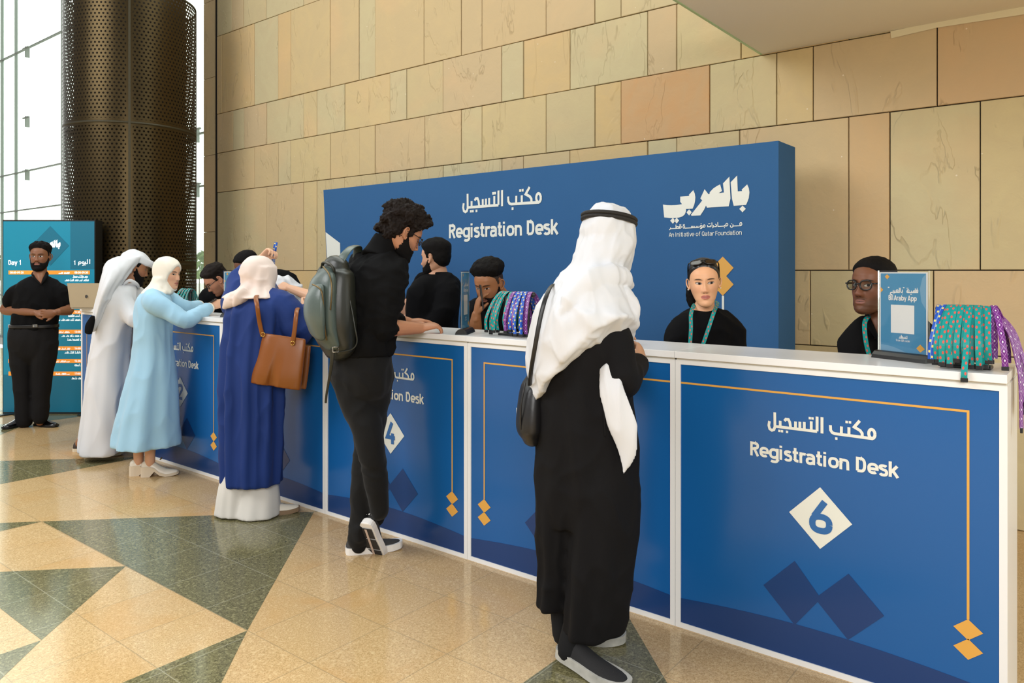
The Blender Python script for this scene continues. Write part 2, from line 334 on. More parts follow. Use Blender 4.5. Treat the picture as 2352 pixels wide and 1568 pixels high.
# ------------------------------------------------------------------ floor
f = MB()
f.box((-20, -9, -.12), (6, 2.42, 0))
zt = .0006
for p in ([(-5.10, -1.165), (-3.95, -.017), (-2.868, -1.17)], [(-3.986, -1.169), (-4.56, -1.75), (-3.462, -1.748)], [(-3.462, -1.748), (-3.462, -2.33), (-2.88, -2.33)],
          [(-2.868, -1.17), (-2.868, -2.33), (-1.71, -2.33)], [(-1.70, -.01), (-1.70, -1.17), (-.54, -1.17)], [(-6.227, -.03), (-6.227, -1.17), (-7.36, -1.17)],
          [(-5.10, -1.165), (-5.10, -1.75), (-5.68, -1.75)], [(-8.46, 1.1), (-8.46, -.03), (-9.6, -.03)], [(-7.36, -1.17), (-8.46, -.1), (-9.6, -1.17)], [(-4.56, -1.75), (-5.68, -2.9), (-3.46, -2.9)],
          [(-3.95, -.017), (-3.95, 1.12), (-2.84, 1.12)]):
    f.poly([(x, y, zt) for x, y in p], 1)
tag(f.build('floor', [GRANITE, GREEN]), kind='structure')

# ------------------------------------------------------------------ stone wall behind the desk
YW = 2.35
courses = [(4.61, 5.63, [-8.82, -8.55, -8.06, -7.31, -6.57, -5.84, -5.09, -4.34, -3.59, -2.85, -2.1, -1.35, -.6, .4]),
           (3.59, 4.61, [-9.05, -8.31, -7.81, -7.55, -6.82, -6.33, -6.07, -5.34, -4.84, -4.58, -3.84, -3.34, -3.09, -2.33, -1.83, -.83, -.2, .9]),
           (3.075, 3.59, [-8.79, -8.54, -8.05, -7.31, -7.06, -6.57, -5.84, -5.59, -5.08, -4.34, -4.09, -3.59, -2.85, -2.6, -2.09, -1.35, -.4, .6]),
           (2.56, 3.075, [-8.31, -7.81, -7.56, -6.82, -6.32, -6.07, -5.33, -4.84, -4.58, -3.84, -3.34, -3.09, -2.33, -1.83, -1.58, -.83, .2, 1.1]),
           (1.535, 2.56, [-8.79, -8.54, -8.05, -7.31, -7.06, -6.57, -5.84, -5.59, -5.08, -4.34, -4.09, -3.59, -2.85, -2.6, -2.1, -1.35, -1.1, -.6, .5]),
           (1.02, 1.535, [-8.3, -7.8, -7.06, -6.3, -5.6, -4.84, -4.1, -3.34, -2.6, -1.6, -.85, .15, 1.2]),
           (0, 1.02, [-8.8, -8.05, -7.3, -6.57, -5.8, -5.1, -4.3, -3.6, -2.85, -2.1, -1.3, -.3, .8])]
wb = MB(); rnd = random.Random(7); cols = []
XL, XR = -9.17, 2.2
wb.box((XL, YW+.022, 0), (XR, YW+.18, 5.63), 1); cols += [(0, 0, 0)]*6
hues = {(3, 12): .98, (3, 15): .60, (3, 16): .88, (4, 15): .56, (4, 16): .86, (4, 17): .22, (4, 18): .3, (3, 14): .45, (3, 13): .3, (5, 10): .3, (5, 11): .6}
for ci, (z0, z1, xs) in enumerate(courses):
    xs = [XL]+xs+[XR]
    for k in range(len(xs)-1):
        a, b = xs[k], xs[k+1]; d = rnd.uniform(-.004, .004); g = .0035; e = .003
        y0 = YW+d; hue = hues.get((ci, k), rnd.choice([.02, .1, .2, .22, .26, .35, .42, .48, .52, .6, .62, .74])+rnd.uniform(-.04, .04))
        c = (hue, rnd.random(), rnd.random())
        o = [(a+g, y0+e, z0+g), (b-g, y0+e, z0+g), (b-g, y0+e, z1-g), (a+g, y0+e, z1-g)]; i = [(a+g+e, y0, z0+g+e), (b-g-e, y0, z0+g+e), (b-g-e, y0, z1-g-e), (a+g+e, y0, z1-g-e)]
        r = [(p[0], YW+.024, p[2]) for p in o]
        fs = [(0, 1, 2, 3)]+[(4+q, 4+(q+1) % 4, (q+1) % 4, q) for q in range(4)]+[(8+q, 8+(q+1) % 4, 4+(q+1) % 4, 4+q) for q in range(4)]
        wb.add(i+o+r, fs); cols += [c]*len(fs)
wall = wb.build('wall_back', [STONE, JOINT])
ca = wall.data.color_attributes.new('slab', 'FLOAT_COLOR', 'CORNER')
flat = []
for p in wall.data.polygons: flat += [*cols[p.index], 1.0]*p.loop_total
ca.data.foreach_set('color', flat); tag(wall, kind='structure')
# narrow stone pier at the end of the wall, across a dark gap
pm = MB(); pcols = []
for k, z in enumerate([0, 1.02, 2.05, 3.07, 4.1, 5.12, 5.63][:-1]):
    pm.box((-9.52, YW+.01, z+.003), (-9.245, YW+.3, [1.02, 2.05, 3.07, 4.1, 5.12, 5.63][k]-.003)); pcols += [(.52+.03*(k % 3), k/7, .3)]*6
pier = pm.build('trim_1', [STONE]); ca = pier.data.color_attributes.new('slab', 'FLOAT_COLOR', 'CORNER'); flat = []
for p in pier.data.polygons: flat += [*pcols[p.index], 1.0]*p.loop_total
ca.data.foreach_set('color', flat); tag(pier, kind='structure')
gm = MB(); gm.box((-9.245, YW+.02, 0), (-9.165, YW+.2, 5.63)); tag(gm.build('trim_2', [mat('black_gap', '0b0907', .9)]), kind='structure')

# ------------------------------------------------------------------ low soffit at the right, with a green-edged glass rim and a strip of tape
s = MB(); s.box((-1.93, -.6, 3.082), (3.2, YW+.03, 3.32)); tag(s.build('ceiling', [PAINT]), kind='structure')
RIM = mat('green_glass_edge', '9fc79a', .2, spec=.6)
s = MB(); s.box((-1.945, -.6, 3.078), (-1.93, YW-.005, 3.33)); tag(s.build('trim_3', [RIM]), kind='structure')
TAPE = mat('cream_masking_tape', 'ddd3b0', .7)
t = MB(); tp = [on_y(2045, 72, YW-.006), on_y(2150, 50, YW-.006), on_y(2352, 14, YW-.006), on_y(2560, -22, YW-.006)]; tb = [on_y(2047, 88, YW-.006), on_y(2150, 64, YW-.006), on_y(2352, 33, YW-.006), on_y(2560, -4, YW-.006)]
t.add(tp+tb, [(i, i+1, 5+i, 4+i) for i in range(3)])
tag(t.build('masking_tape', [TAPE]), 'strip of cream masking tape along the wall under the low white soffit', 'tape')

# ------------------------------------------------------------------ glass front at the left and what lies beyond
YG = 3.3
STEEL = mat('grey_mullion', '8f9690', .4, .2)
g_ = bpy.data.materials.new('clear_glass'); g_.use_nodes = True; n = N(g_)
tr = n.new('BsdfTransparent'); tr.inputs[0].default_value = (.93, .97, .94, 1); gl = n.new('BsdfGlossy'); gl.inputs['Roughness'].default_value = .02
lw = n.new('LayerWeight'); lw.inputs[0].default_value = .35; ms = n.new('MixShader'); n.put(ms.inputs[0], n.m('MULTIPLY', lw.outputs['Fresnel'], .5)); n.put(ms.inputs[1], tr.outputs[0]); n.put(ms.inputs[2], gl.outputs[0])
n.t.links.new(ms.outputs[0], n.t.nodes['Material Output'].inputs[0]); GLASS = g_
xs = [on_y(p, 500, YG).x for p in (5, 37, 144)]; zs = [on_y(0, y, YG).z for y in (141, 406, 489)]
fr = MB()
x = xs[2]; allx = [x+3.1, x+1.55, x, xs[1], xs[0], xs[0]-1.5, xs[0]-3]
for x in allx: fr.box((x-.007, YG-.03, 0), (x+.007, YG+.03, 8))
for z in zs+[zs[2]-1.9]: fr.box((-24, YG-.025, z-.011), (-9.3, YG+.025, z+.011))
fr.box((-24, YG-.05, 0), (-9.3, YG+.05, .06))
win = fr.build('window_1', [STEEL]); tag(win, kind='structure')
p = MB(); p.box((-24, YG-.006, .05), (-9.3, YG+.006, 8)); tag(p.build('window_2', [GLASS]), kind='structure')
sf = MB()
for px, py in ((449, 297), (449, 423), (60, 110), (60, 270), (60, 392)):
    c = on_y(px, py, YG-.1); sf.box((c.x-.16, YG-.12, c.z-.012), (c.x+.16, YG-.09, c.z+.012)); sf.box((c.x-.02, YG-.12, c.z-.2), (c.x, YG-.03, c.z+.03))
tag(sf.build('window_3', [STEEL]), kind='structure')
PAVE = mat('pale_paving', 'e8e6dc', .8)
gd = MB(); gd.box((-90, YG+.1, -.2), (40, 90, -.02)); tag(gd.build('ground', [PAVE]), kind='structure')
def building(x0, x1, y, d, h, lab, col, bands):
    o = thing('building', lab, 'building', ((x0+x1)/2, y, 0)); MB().box((x0, y, 0), (x1, y+d, h)).build('wall', [mat('pale_render_'+col, col, .8)], o)
    for k in range(bands):
        z = h*(k+.45)/bands
        MB().box((x0+.4, y-.06, z), (x1-.4, y+.02, z+h/bands*.38)).build('window_band', [mat('pale_green_glazing', 'b9d2b4', .2)], o)
building(-34, -24, 18, 6, 5.5, 'low pale building with green glazing seen through the glass front', 'e4e6da', 3)
building(-48, -37, 24, 8, 15, 'tall pale building seen through the glass at the far left', 'dfe5d8', 6)
LEAF = mat('pale_green_leaves', '9db56a', .8, var=(6, .3))  # pale green foliage of uneven tone
def bush(c, r, lab, h=None):
    rnd = random.Random(str(c)); o = thing('bush', lab, 'shrub', c); mb = MB()
    for k in range(160):
        v = Vector((rnd.gauss(0, 1), rnd.gauss(0, 1), rnd.gauss(0, 1))).normalized()*r*rnd.uniform(.6, 1); v.z *= .8
        q = Vector(c)+Vector((0, 0, (h or r)))+v; a = Vector((rnd.gauss(0, 1), rnd.gauss(0, 1), rnd.gauss(0, 1))).normalized(); b = a.orthogonal().normalized()*r*.16; a = a*r*.28
        mb.add([q-a, q+b, q+a, q-b], [(0, 1, 2, 3)])
    mb.build('foliage', [LEAF], o); MB().tube([c, Vector(c)+Vector((0, 0, (h or r)))], [.05*r, .03*r]).build('trunk', [mat('bark', '6b5a41', .9)], o)
b0 = on_y(458, 575, 9); bush((b0.x, 9, 0), .5, 'green shrub seen through the narrow glass between column and pier', 1.7)
b0 = on_y(20, 560, 11); bush((b0.x, 11, 0), .9, 'pale green tree seen through the glass left of the screen', 1.6)
# ------------------------------------------------------------------ perforated bronze column
def column():
    m = bpy.data.materials.new('perforated_bronze'); m.use_nodes = True; n = N(m); x, y, z = n.xyz(n.obj())
    a = n.m('MULTIPLY', n.m('ARCTAN2', y, x), .72/.046); b = n.m('DIVIDE', z, .040)
    row = n.m('FLOOR', b); a2 = n.m('ADD', a, n.m('MULTIPLY', n.m('FRACT', n.m('MULTIPLY', row, .5)), 1.0))
    fx = n.m('SUBTRACT', n.m('FRACT', a2), .5); fy = n.m('SUBTRACT', n.m('FRACT', b), .5)
    d = n.m('SQRT', n.m('ADD', n.m('POWER', n.m('MULTIPLY', fx, 1.15), 2), n.m('POWER', fy, 2)))
    hole = n.m('LESS_THAN', d, .29)
    zz = n.m('FRACT', n.m('DIVIDE', n.m('SUBTRACT', z, .035), 1.575)); edge = n.m('MULTIPLY', n.m('GREATER_THAN', zz, .025), n.m('LESS_THAN', zz, .975))
    ang = n.m('FRACT', n.m('DIVIDE', n.m('ADD', n.m('ARCTAN2', y, x), 2.03), math.pi/2)); e2 = n.m('MULTIPLY', n.m('GREATER_THAN', ang, .03), n.m('LESS_THAN', ang, .97))
    hole = n.m('MULTIPLY', hole, n.m('MULTIPLY', edge, e2))
    n.put(n.b.inputs['Base Color'], n.mix(n.noise(2, 3, n.obj()), '382d19', '463921')); n.b.inputs['Metallic'].default_value = .85; n.b.inputs['Roughness'].default_value = .33
    tr = n.new('BsdfTransparent'); ms = n.new('MixShader'); n.put(ms.inputs[0], hole); n.put(ms.inputs[1], n.b.outputs[0]); n.put(ms.inputs[2], tr.outputs[0])
    n.t.links.new(ms.outputs[0], n.t.nodes['Material Output'].inputs[0])
    c = at(302, HZN, 9.0); cx, cy = c.x, c.y; R = .715; H = 4.72
    o = thing('column', 'tall round column clad in perforated bronze sheet', 'column', (cx, cy, 0))
    mb = MB(); S = 96
    mb.rings([[Vector((R*math.cos(2*math.pi*k/S), R*math.sin(2*math.pi*k/S), zz)) for k in range(S)] for zz in (.02, 1.6, 3.185, H)], cap=False)
    sh = mb.build('perforated_cladding', [m], o, True); sh.location = (cx, cy, 0); sh.matrix_parent_inverse = Matrix.Translation((-cx, -cy, 0))
    mb = MB(); mb.rings([[Vector((cx+.60*math.cos(2*math.pi*k/48), cy+.60*math.sin(2*math.pi*k/48), zz)) for k in range(48)] for zz in (0, 9)])
    mb.build('core', [mat('dark_core', '3a3226', .8)], o, True)
    seam = mat('bronze_seam', '3f3a2a', .5, .6)
    for zz in (1.61, 3.185, H):
        mb = MB(); mb.rings([[Vector((cx+r*math.cos(2*math.pi*k/S), cy+r*math.sin(2*math.pi*k/S), h)) for k in range(S)] for r, h in ((R-.01, zz-.012), (R+.004, zz-.012), (R+.004, zz+.012), (R-.01, zz+.012))], cap=False); mb.build('seam_ring', [seam], o, True)
    for q in range(4):
        a = -2.03+q*math.pi/2; mb = MB(); u = Vector((math.cos(a), math.sin(a), 0)); v = Vector((-u.y, u.x, 0)); c0 = Vector((cx, cy, 0))+u*R
        vs = [c0+v*sx*.012+u*sy*.005+UP*h for h in (.02, H) for sx, sy in ((-1, -1), (1, -1), (1, 1), (-1, 1))]
        mb.add(vs, [(0, 1, 5, 4), (1, 2, 6, 5), (2, 3, 7, 6), (3, 0, 4, 7), (0, 3, 2, 1), (4, 5, 6, 7)]); mb.build('seam_strip', [seam], o)
column()

# ------------------------------------------------------------------ the six desk units
X0 = [-.257-1.2015*k for k in range(7)]
DEPTH = .36
def desk(k, number):                     # k = 0 is the unit at the right end
    xr, xl = X0[k], X0[k+1]
    who = {'6': 'white-framed blue desk unit with a large number 6, at the right end', '5': 'blue desk unit behind the person in black robe, left of number 6',
           '4': 'blue desk unit with number 4 behind the man with the backpack', '3': 'blue desk unit between number 4 and the woman in navy',
           '2': 'blue desk unit with number 2 beside the woman in pale blue', '1': 'last blue desk unit behind the man in white robe, far left end'}[number]
    o = thing('registration_desk', who, 'desk', ((xl+xr)/2, 0, 0), 'row of blue registration desks')
    b = MB(); b.box((xl+.002, .012, .0), (xl+.022, DEPTH, 1.146)); b.box((xr-.022, .012, 0), (xr-.002, DEPTH, 1.146)); b.box((xl+.022, .012, .08), (xr-.022, DEPTH, .10)); b.box((xl+.022, .012, .6), (xr-.022, DEPTH-.01, .615)); b.build('carcass', [WHITE], o)
    f = MB()
    for lo, hi in (((xl+.001, 0, 0), (xl+.024, .02, 1.148)), ((xr-.024, 0, 0), (xr-.001, .02, 1.148)), ((xl+.024, 0, 1.130), (xr-.024, .02, 1.148)), ((xl+.024, 0, 0), (xr-.024, .02, .022))): f.box(lo, hi)
    f.build('frame', [FRAME], o)
    MB().box((xl+.0008, -.012, 1.157), (xr-.0008, DEPTH+.012, 1.186), bev=.0015).build('worktop', [WHITE], o)
    MB().box((xl+.004, .004, 1.146), (xr-.004, DEPTH, 1.157)).build('top_rail', [mat('grey_rail', 'cfccc2', .5)], o)  # plain grey rail between carcass and worktop
    a, c = xl+.024, xr-.024
    p = MB().box((a, .006, .022), (c, .012, 1.130)).build('front_panel', [BLUE], o)
    def F(y): return lambda u, v: Vector((u, y, v))
    d = MB(); w = [(a, .022)]+[(a+(c-a)*t, .10+.055*math.sin(math.pi*(.15+t*.75))+.0*t) for t in [q/20 for q in range(21)]]+[(c, .022)]
    if number in '135': w = [(a+c-x, z) for x, z in reversed(w)]
    d.poly([(x, .0050, z) for x, z in w]); xc = (xl+xr)/2
    mir = 1 if number in '246' else 1
    for q in ([(-.096, .40), (-.219, .274), (-.096, .15), (.003, .28)], [(.102, .40), (-.02, .275), (.10, .152), (.224, .277)]): d.poly([(xc+x, .0046-.0002*(q[0][0] > 0), z) for x, z in q])
    d.build('dark_motif', [BLUE_DARK], p)
    g = MB(); T = .006
    right = number in '246'; e = c-.090 if right else a+.090; o2 = a if right else c
    def rect(x0, z0, x1, z1, y=.0045): g.poly([(min(x0, x1), y, min(z0, z1)), (max(x0, x1), y, min(z0, z1)), (max(x0, x1), y, max(z0, z1)), (min(x0, x1), y, max(z0, z1))])
    rect(o2, 1.047, e, 1.055); rect(e-.004, .34, e+.004, 1.055, .0044)
    for zc in (.305, .238): g.poly([(e-.044, .0040, zc), (e, .0040, zc-.036), (e+.044, .0040, zc), (e, .0040, zc+.036)])
    g.build('gold_line', [GOLD], p)
    t = MB(); s = .10; W = text_width('Registration Desk'); sc = .545/W; z0 = .786
    write(t, 'Registration Desk', lambda u, v: Vector((xc-.2725+u*sc, .0040, z0+v*sc)))
    k2 = .40/1440; draw_arabic(t, desk_arabic(), lambda u, v: Vector((xc-.2+u*k2, .0040, .916+v*k2*1.05)), 38, 32)
    t.build('lettering', [PALE], p)
    n_ = MB(); n_.poly([(xc+x, .0038, .587+z) for x, z in ((-.117, 0), (0, -.118), (.115, 0), (0, .118))]); dm = n_.build('number_diamond', [PALE], p)
    t = MB(); sc = .125; write(t, number, lambda u, v: Vector((xc-.04+u*sc, .0030, .527+v*sc)), .19); t.build('numeral', [mat('numeral_blue', '2a67a6', .4)], p)
    return o
for k, nn in enumerate('654321'): desk(k, nn)

# ------------------------------------------------------------------ blue backdrop behind the desk
YB = 1.75
bo = thing('backdrop', 'tall blue fabric backdrop with white lettering against the stone wall', 'backdrop', (-3.9, YB, 0))
B = MB(); xl0, xl1, xr = -6.16, -5.98, -1.612
fr_ = [(xl1, 0), (xr, 0), (xr, 2.347), (xl0, 2.342)]
n_ = len(fr_); B.add([(x, YB, z) for x, z in fr_]+[(x, YB+.32, z) for x, z in fr_], [(0, 1, 2, 3), (7, 6, 5, 4)]+[(i, i+n_, (i+1) % n_+n_, (i+1) % n_) for i in range(n_)])
panel = B.build('panel', [FABRIC], bo)
hx = [(748, 533), (781, 558), (783, 640), (783, 800), (765, 800), (757, 690)]
MB().poly([on_y(x, y, YB-.003) for x, y in hx]).build('white_motif', [PALE], panel)
t = MB(); sc = 1.144/text_width('Registration Desk'); write(t, 'Registration Desk', lambda u, v: Vector((-4.433+u*sc, YB-.003, 1.812+v*sc)))
k2 = .835/1440; draw_arabic(t, desk_arabic(), lambda u, v: Vector((-4.276+u*k2, YB-.003, 2.066+v*k2*1.05)), 36, 34); t.build('lettering', [PALE], panel)
t = MB(); k3 = .612/1840; draw_logo(t, lambda u, v: Vector((-2.408+u*k3, YB-.003, 1.90+v*k3*1.0))); t.build('logo', [PALE], panel)
t = MB(); txt = 'An Initiative of Qatar Foundation'; sc = .517/text_width(txt, .11); write(t, txt, lambda u, v: Vector((-2.362+u*sc, YB-.003, 1.765+v*sc)), .115)
k4 = .517/1540; draw_arabic(t, foundation_arabic(), lambda u, v: Vector((-2.362+u*k4, YB-.003, 1.823+v*k4)), 17, 17); t.build('small_lettering', [PALE], panel)
g = MB()
g.poly([on_y(x, y, YB-.003) for x, y in ((1660, 589), (1685, 615), (1668, 634), (1685, 653), (1660, 679), (1635, 653), (1652, 634), (1635, 615))])
g.build('gold_motif', [GOLD], panel)
MB().poly([on_y(x, y, YB-.003) for x, y in ((1658, 679), (1663, 679), (1663, 900), (1658, 900))]).build('white_stem', [PALE], panel)

# ------------------------------------------------------------------ upright display screen at the far left
SD = 8.04
so = thing('display_screen', 'upright teal schedule screen behind the man in black polo', 'screen', at(112, 950, SD))
def SP(x, y, d=0): return at(x, y, SD+d)
def sbox(mb, x0, y0, x1, y1, d0, d1):
    vs = [SP(x, y, d) if d <= 0 else SP(x, y)+FW*d for d in (d0, d1) for x, y in ((x0, y0), (x1, y0), (x1, y1), (x0, y1))]
    c = [SP(x, y) for x, y in ((x0, y0), (x1, y0), (x1, y1), (x0, y1))]; vs = [p+FW*d for d in (d0, d1) for p in c]
    mb.add(vs, [(0, 1, 2, 3), (7, 6, 5, 4)]+[(i, i+4, (i+1) % 4+4, (i+1) % 4) for i in range(4)]); return mb
sbox(MB(), 6, 505, 219, 950, 0, .14).build('housing', [BLACK], so)
TEAL = mat('screen_teal', '0488a8', .4, emit=.06); TEAL2 = mat('screen_deep_teal', '036c88', .4, emit=.06); ORG = mat('screen_orange', 'ff9c33', .4, emit=.25); SW = mat('screen_white', 'f4ffff', .4, emit=.45)
fc = MB().poly([SP(x, y)-FW*.002 for x, y in ((8, 508), (217, 508), (217, 946), (8, 946))]).build('screen_face', [TEAL], so)
def quad(mb, x0, y0, x1, y1, d=.004): mb.poly([SP(x, y)-FW*d for x, y in ((x0, y0), (x1, y0), (x1, y1), (x0, y1))])
m_ = MB(); quad(m_, 162, 508, 217, 618, .003); m_.build('dark_panel', [TEAL2], fc); m_ = MB(); quad(m_, 8, 860, 217, 946, .003); m_.build('dark_band', [TEAL2], fc); m_ = MB(); m_.poly([SP(x, y)-FW*.004 for x, y in ((116, 519), (159, 564), (116, 610), (72, 564))]); m_.build('dark_diamond', [TEAL2], fc)
bars = [(20, 621, 207), (20, 666, 207), (20, 712, 207), (20, 757, 207), (20, 795, 207), (20, 824, 207), (20, 853, 207)]
m_ = MB()
for x, y, x1 in bars: quad(m_, x, y, x1, y+9)
m_.build('orange_bar', [ORG], fc)
m_ = MB(); k5 = 57/1840
draw_logo(m_, lambda u, v: SP(83+u*k5, 573-v*k5)-FW*.006); m_.build('logo', [SW], fc); m_ = MB()
kk = 30/text_width('Day 1'); write(m_, 'Day 1', lambda u, v: SP(20+u*kk, 608-v*kk)-FW*.006, .19)
# «al-yawm» in plain strokes
T_ = ([[(300, 100), (300, 0)], [(258, 100), (258, 4)], [(258, 6), (205, 6)], [(222, 48), (222, 6)]]+[ell(180, 26, 18, 20), [(198, 14), (190, -24), (160, -30)]]+[ell(118, 24, 22, 22), [(96, 10), (92, -30)]], [(222, -22), (206, -22)])
draw_arabic(m_, T_, lambda u, v: SP(207-(300-u)*.125, 606-v*.11)-FW*.006, 16, 14); write(m_, '1', lambda u, v: SP(170+u*9, 608-v*9.5)-FW*.006, .2); m_.build('heading', [SW], fc); m_ = MB()
def squig(x1, y, wd, h=5.5):             # small rows of script: teeth, loops and uprights on a baseline
    r2 = random.Random(int(x1*7+y)); x = x1
    while x > x1-wd:
        ww = r2.uniform(8, 16)*.8; S = [[(x, y), (x-ww, y)]]
        q = x
        while q > x-ww+1:
            t_ = r2.random(); S.append([(q, y), (q, y-h*(.95 if t_ > .75 else .5))] if t_ > .3 else [(q+1.4*math.cos(a_), y-1.6+1.6*math.sin(a_)) for a_ in [i_*.7 for i_ in range(10)]]); q -= r2.uniform(1.7, 2.8)
        for s_ in S: stroke(m_, s_, 1.0, lambda u, v: SP(u, v)-FW*.006)
        x -= ww+2.4
for (x, y, wd) in ((202, 637, 28), (203, 645, 52), (192, 681, 30), (192, 690, 30), (192, 699, 30), (192, 727, 30), (192, 736, 64), (192, 773, 46), (192, 782, 26), (192, 811, 40), (192, 840, 20), (192, 870, 20)): squig(x, y, wd)
def timetxt(x, y, tx):
    k = 4.6; write(m_, tx, lambda u, v: SP(x+u*k, y-v*k)-FW*.006, .2)
for (_, y, x1), tx in zip(bars, ('08:00-09:30', '10:00-11:30', '11:30-13:00', '13:00-14:00', '14:00-15:30', '15:30-16:30', '17:00-18:00')): timetxt(172, y+7, tx); squig(160, y+7, 26, 4)
for (_, y, x1), tx in zip(bars, ('08:00-09:30',)): timetxt(24, y+7, tx)
m_.build('lettering', [SW], fc)
for x in (20, 205): MB().box(on_floor(x, 952)-Vector((.05, .1, 0)), on_floor(x, 952)+Vector((.05, .25, .012))).build('foot', [BLACK], so)
# ------------------------------------------------------------------ people: heads, hands, bodies, clothes
def ss(x, a, b):
    t = max(0., min(1., (x-a)/(b-a))); return t*t*(3-2*t)
def lerp_tab(tab, x):
    if x <= tab[0][0]: return tab[0][1:]
    for p, q in zip(tab, tab[1:]):
        if x <= q[0]:
            t = (x-p[0])/(q[0]-p[0]); return tuple(u+(v-u)*t for u, v in zip(p[1:], q[1:]))
    return tab[-1][1:]
PROF = [(-.128, .010, .066, .044), (-.124, .026, .078, .030), (-.116, .040, .086, .012), (-.104, .051, .089, -.012), (-.088, .060, .0895, -.042), (-.07, .0655, .0895, -.068),
        (-.05, .0695, .0895, -.090), (-.03, .0725, .0895, -.104), (-.01, .0752, .0885, -.111), (.01, .0765, .0895, -.115), (.03, .0768, .0925, -.117), (.05, .0752, .0895, -.115),
        (.07, .0705, .0795, -.108), (.09, .0610, .0620, -.094), (.105, .0480, .0420, -.076), (.116, .0300, .0180, -.052), (.121, .0080, -.008, -.026)]
def g2(a, s): return math.exp(-(a/s)**2)
def head_rings(nz=70, na=104, fem=0., brow=1.):
    zs = [-.128+.249*(1-math.cos(math.pi*i/(nz-1)))/2 for i in range(nz)]; out = []
    for z in zs:
        w_, f_, b_ = lerp_tab(PROF, z)
        if fem and z < -.02: w_ *= 1-.15*fem*ss(-z, .02, .11)
        yc, hd = (f_+b_)/2, (f_-b_)/2; ring = []
        for k in range(na):
            t = 2*math.pi*k/na; a = t-.5*math.sin(t)          # dense in front; a = 0 is the face
            sa, ca = math.sin(a), math.cos(a); p = .88 if z > -.09 else .95
            x = w_*math.copysign(abs(sa)**p, sa); y = yc+hd*math.copysign(abs(ca)**p, ca)
            if ca > 0:
                q = abs(x); k_ = ss(ca, .05, .5); d = 0
                nl = [(.028, 0), (.018, .004), (.0, .0085), (-.018, .0155), (-.034, .0235), (-.041, .0235), (-.047, .013), (-.052, .004), (-.058, 0)]
                nh = lerp_tab([(a_, b2) for a_, b2 in sorted(nl)], z)[0]; nw = (.0085+.0075*ss(-z, .0, .04))*(1-.14*fem)
                d += nh*(.92 if fem else 1.)*math.exp(-(q/nw)**2.4)
                d += .0075*g2(q-.0145, .0062)*g2(z+.040, .0085)
                d -= .0105*g2(q-.030, .0165)*g2(z-.003, .0125)
                d += .0062*g2(q-.031, .0115)*g2(z-.001, .0078)
                d += .0016*g2(q-.031, .014)*g2(z-.0085, .0022)-.0012*g2(q-.031, .014)*g2(z-.012, .002)
                d += (.0045*brow-.0018*fem)*g2(q-.028, .02)*g2(z-.022, .008)
                d += .0045*g2(q-.045, .02)*g2(z+.026, .02)-.003*g2(q-.048, .016)*g2(z+.062, .02)
                lw_ = .019 if not fem else .0175
                d += .0055*g2(q, lw_)*g2(z+.0655, .0055)+(.0065+.0012*fem)*g2(q, lw_*.9)*g2(z+.0775, .0062)-.0042*g2(q, .022)*g2(z+.0710, .0022)-.0035*g2(q, .014)*g2(z+.0885, .006)
                d += .006*g2(q, .02)*g2(z+.108, .013)
                y += d*k_
            ring.append(Vector((x, y, z)))
        out.append(ring)
    return out
class Head:
    def __init__(s, c, look, roll=0, size=1., fem=0., brow=1.):
        y = Vector(look).normalized(); x = y.cross(UP).normalized(); z = x.cross(y)
        R = Matrix((x, y, z)).transposed(); R = R @ Matrix.Rotation(roll, 3, 'Y')
        s.fem = fem; s.c = Vector(c); s.R = R; s.k = size; s.rings = head_rings(fem=fem, brow=brow)
    def w(s, v): return s.c + s.R @ (Vector(v)*s.k)
    def mesh(s, mb):
        s.ears = getattr(s, 'ears', True)
        mb.rings([[s.w(v) for v in r] for r in s.rings])
        uv = [(v.x, v.z) if v.y > .015 else (9, 9) for r in s.rings for v in r]
        for sx in ((-1, 1) if s.ears else ()):                 # ears
            n0 = len(mb.v); e = MB()
            rot = Matrix.Rotation(sx*.35, 3, 'Z') @ Matrix.Rotation(.18, 3, 'X')
            e.ball((0, 0, 0), (.0075, .018, .031), 14); ek = .88 if s.fem else 1.
            rim = [Vector((sx*.006, .010, -.020)), Vector((sx*.007, .004, -.030)), Vector((sx*.009, -.010, -.018)), Vector((sx*.012, -.018, .004)), Vector((sx*.012, -.012, .024)), Vector((sx*.009, .004, .030)), Vector((sx*.006, .013, .018)), Vector((sx*.004, .010, .006))]
            e.tube(rim, [.005, .006, .0045, .0042, .0042, .004, .0038, .003], seg=8, n=3)
            mb.add([s.w(rot @ (v*ek) + Vector((sx*(.0775-.003*s.fem), -.014, -.006))) for v in e.v], e.f); uv += [(9, 9)]*(len(mb.v)-n0)
        return uv
    def shell(s, fn, amp=0., scale=60, seed=0, inset=-.006):   # hair, beard or cloth that follows the skull; fn gives its depth
        mb = MB(); rs = []
        for r in s.rings:
            q = []
            for v in r:
                d = Vector((v.x, v.y+.012, (v.z-.02)*.95)).normalized(); th = abs(math.atan2(v.x, v.y+.012)); t = fn(v, th)
                if t > .001 and amp: t += amp*(noise.noise(v*scale+Vector((seed, 0, 0)))+.5*noise.noise(v*scale*2.3+Vector((0, seed, 0))))*min(1, t/.008)
                q.append(s.w(v+d*max(t, inset)))
            rs.append(q)
        return mb.rings(rs)
HL = [(0, .074), (.35, .070), (.6, .060), (.85, .046), (1.05, .030), (1.2, -.012), (1.42, -.012), (1.5, .022), (1.75, .020), (1.9, -.035), (2.4, -.068), (3.15, -.078)]
def hair_fn(top, side, line=HL, front=0., soft=.024):
    def f(v, th):
        zb = lerp_tab(line, th)[0]; u = ss(v.z, zb-.003, zb+soft)
        t = side+(top-side)*ss(v.z, .035, .085)
        return (t+.006+front*ss(v.y, .03, .08)*ss(v.z, .07, .1))*u-.006
    return f
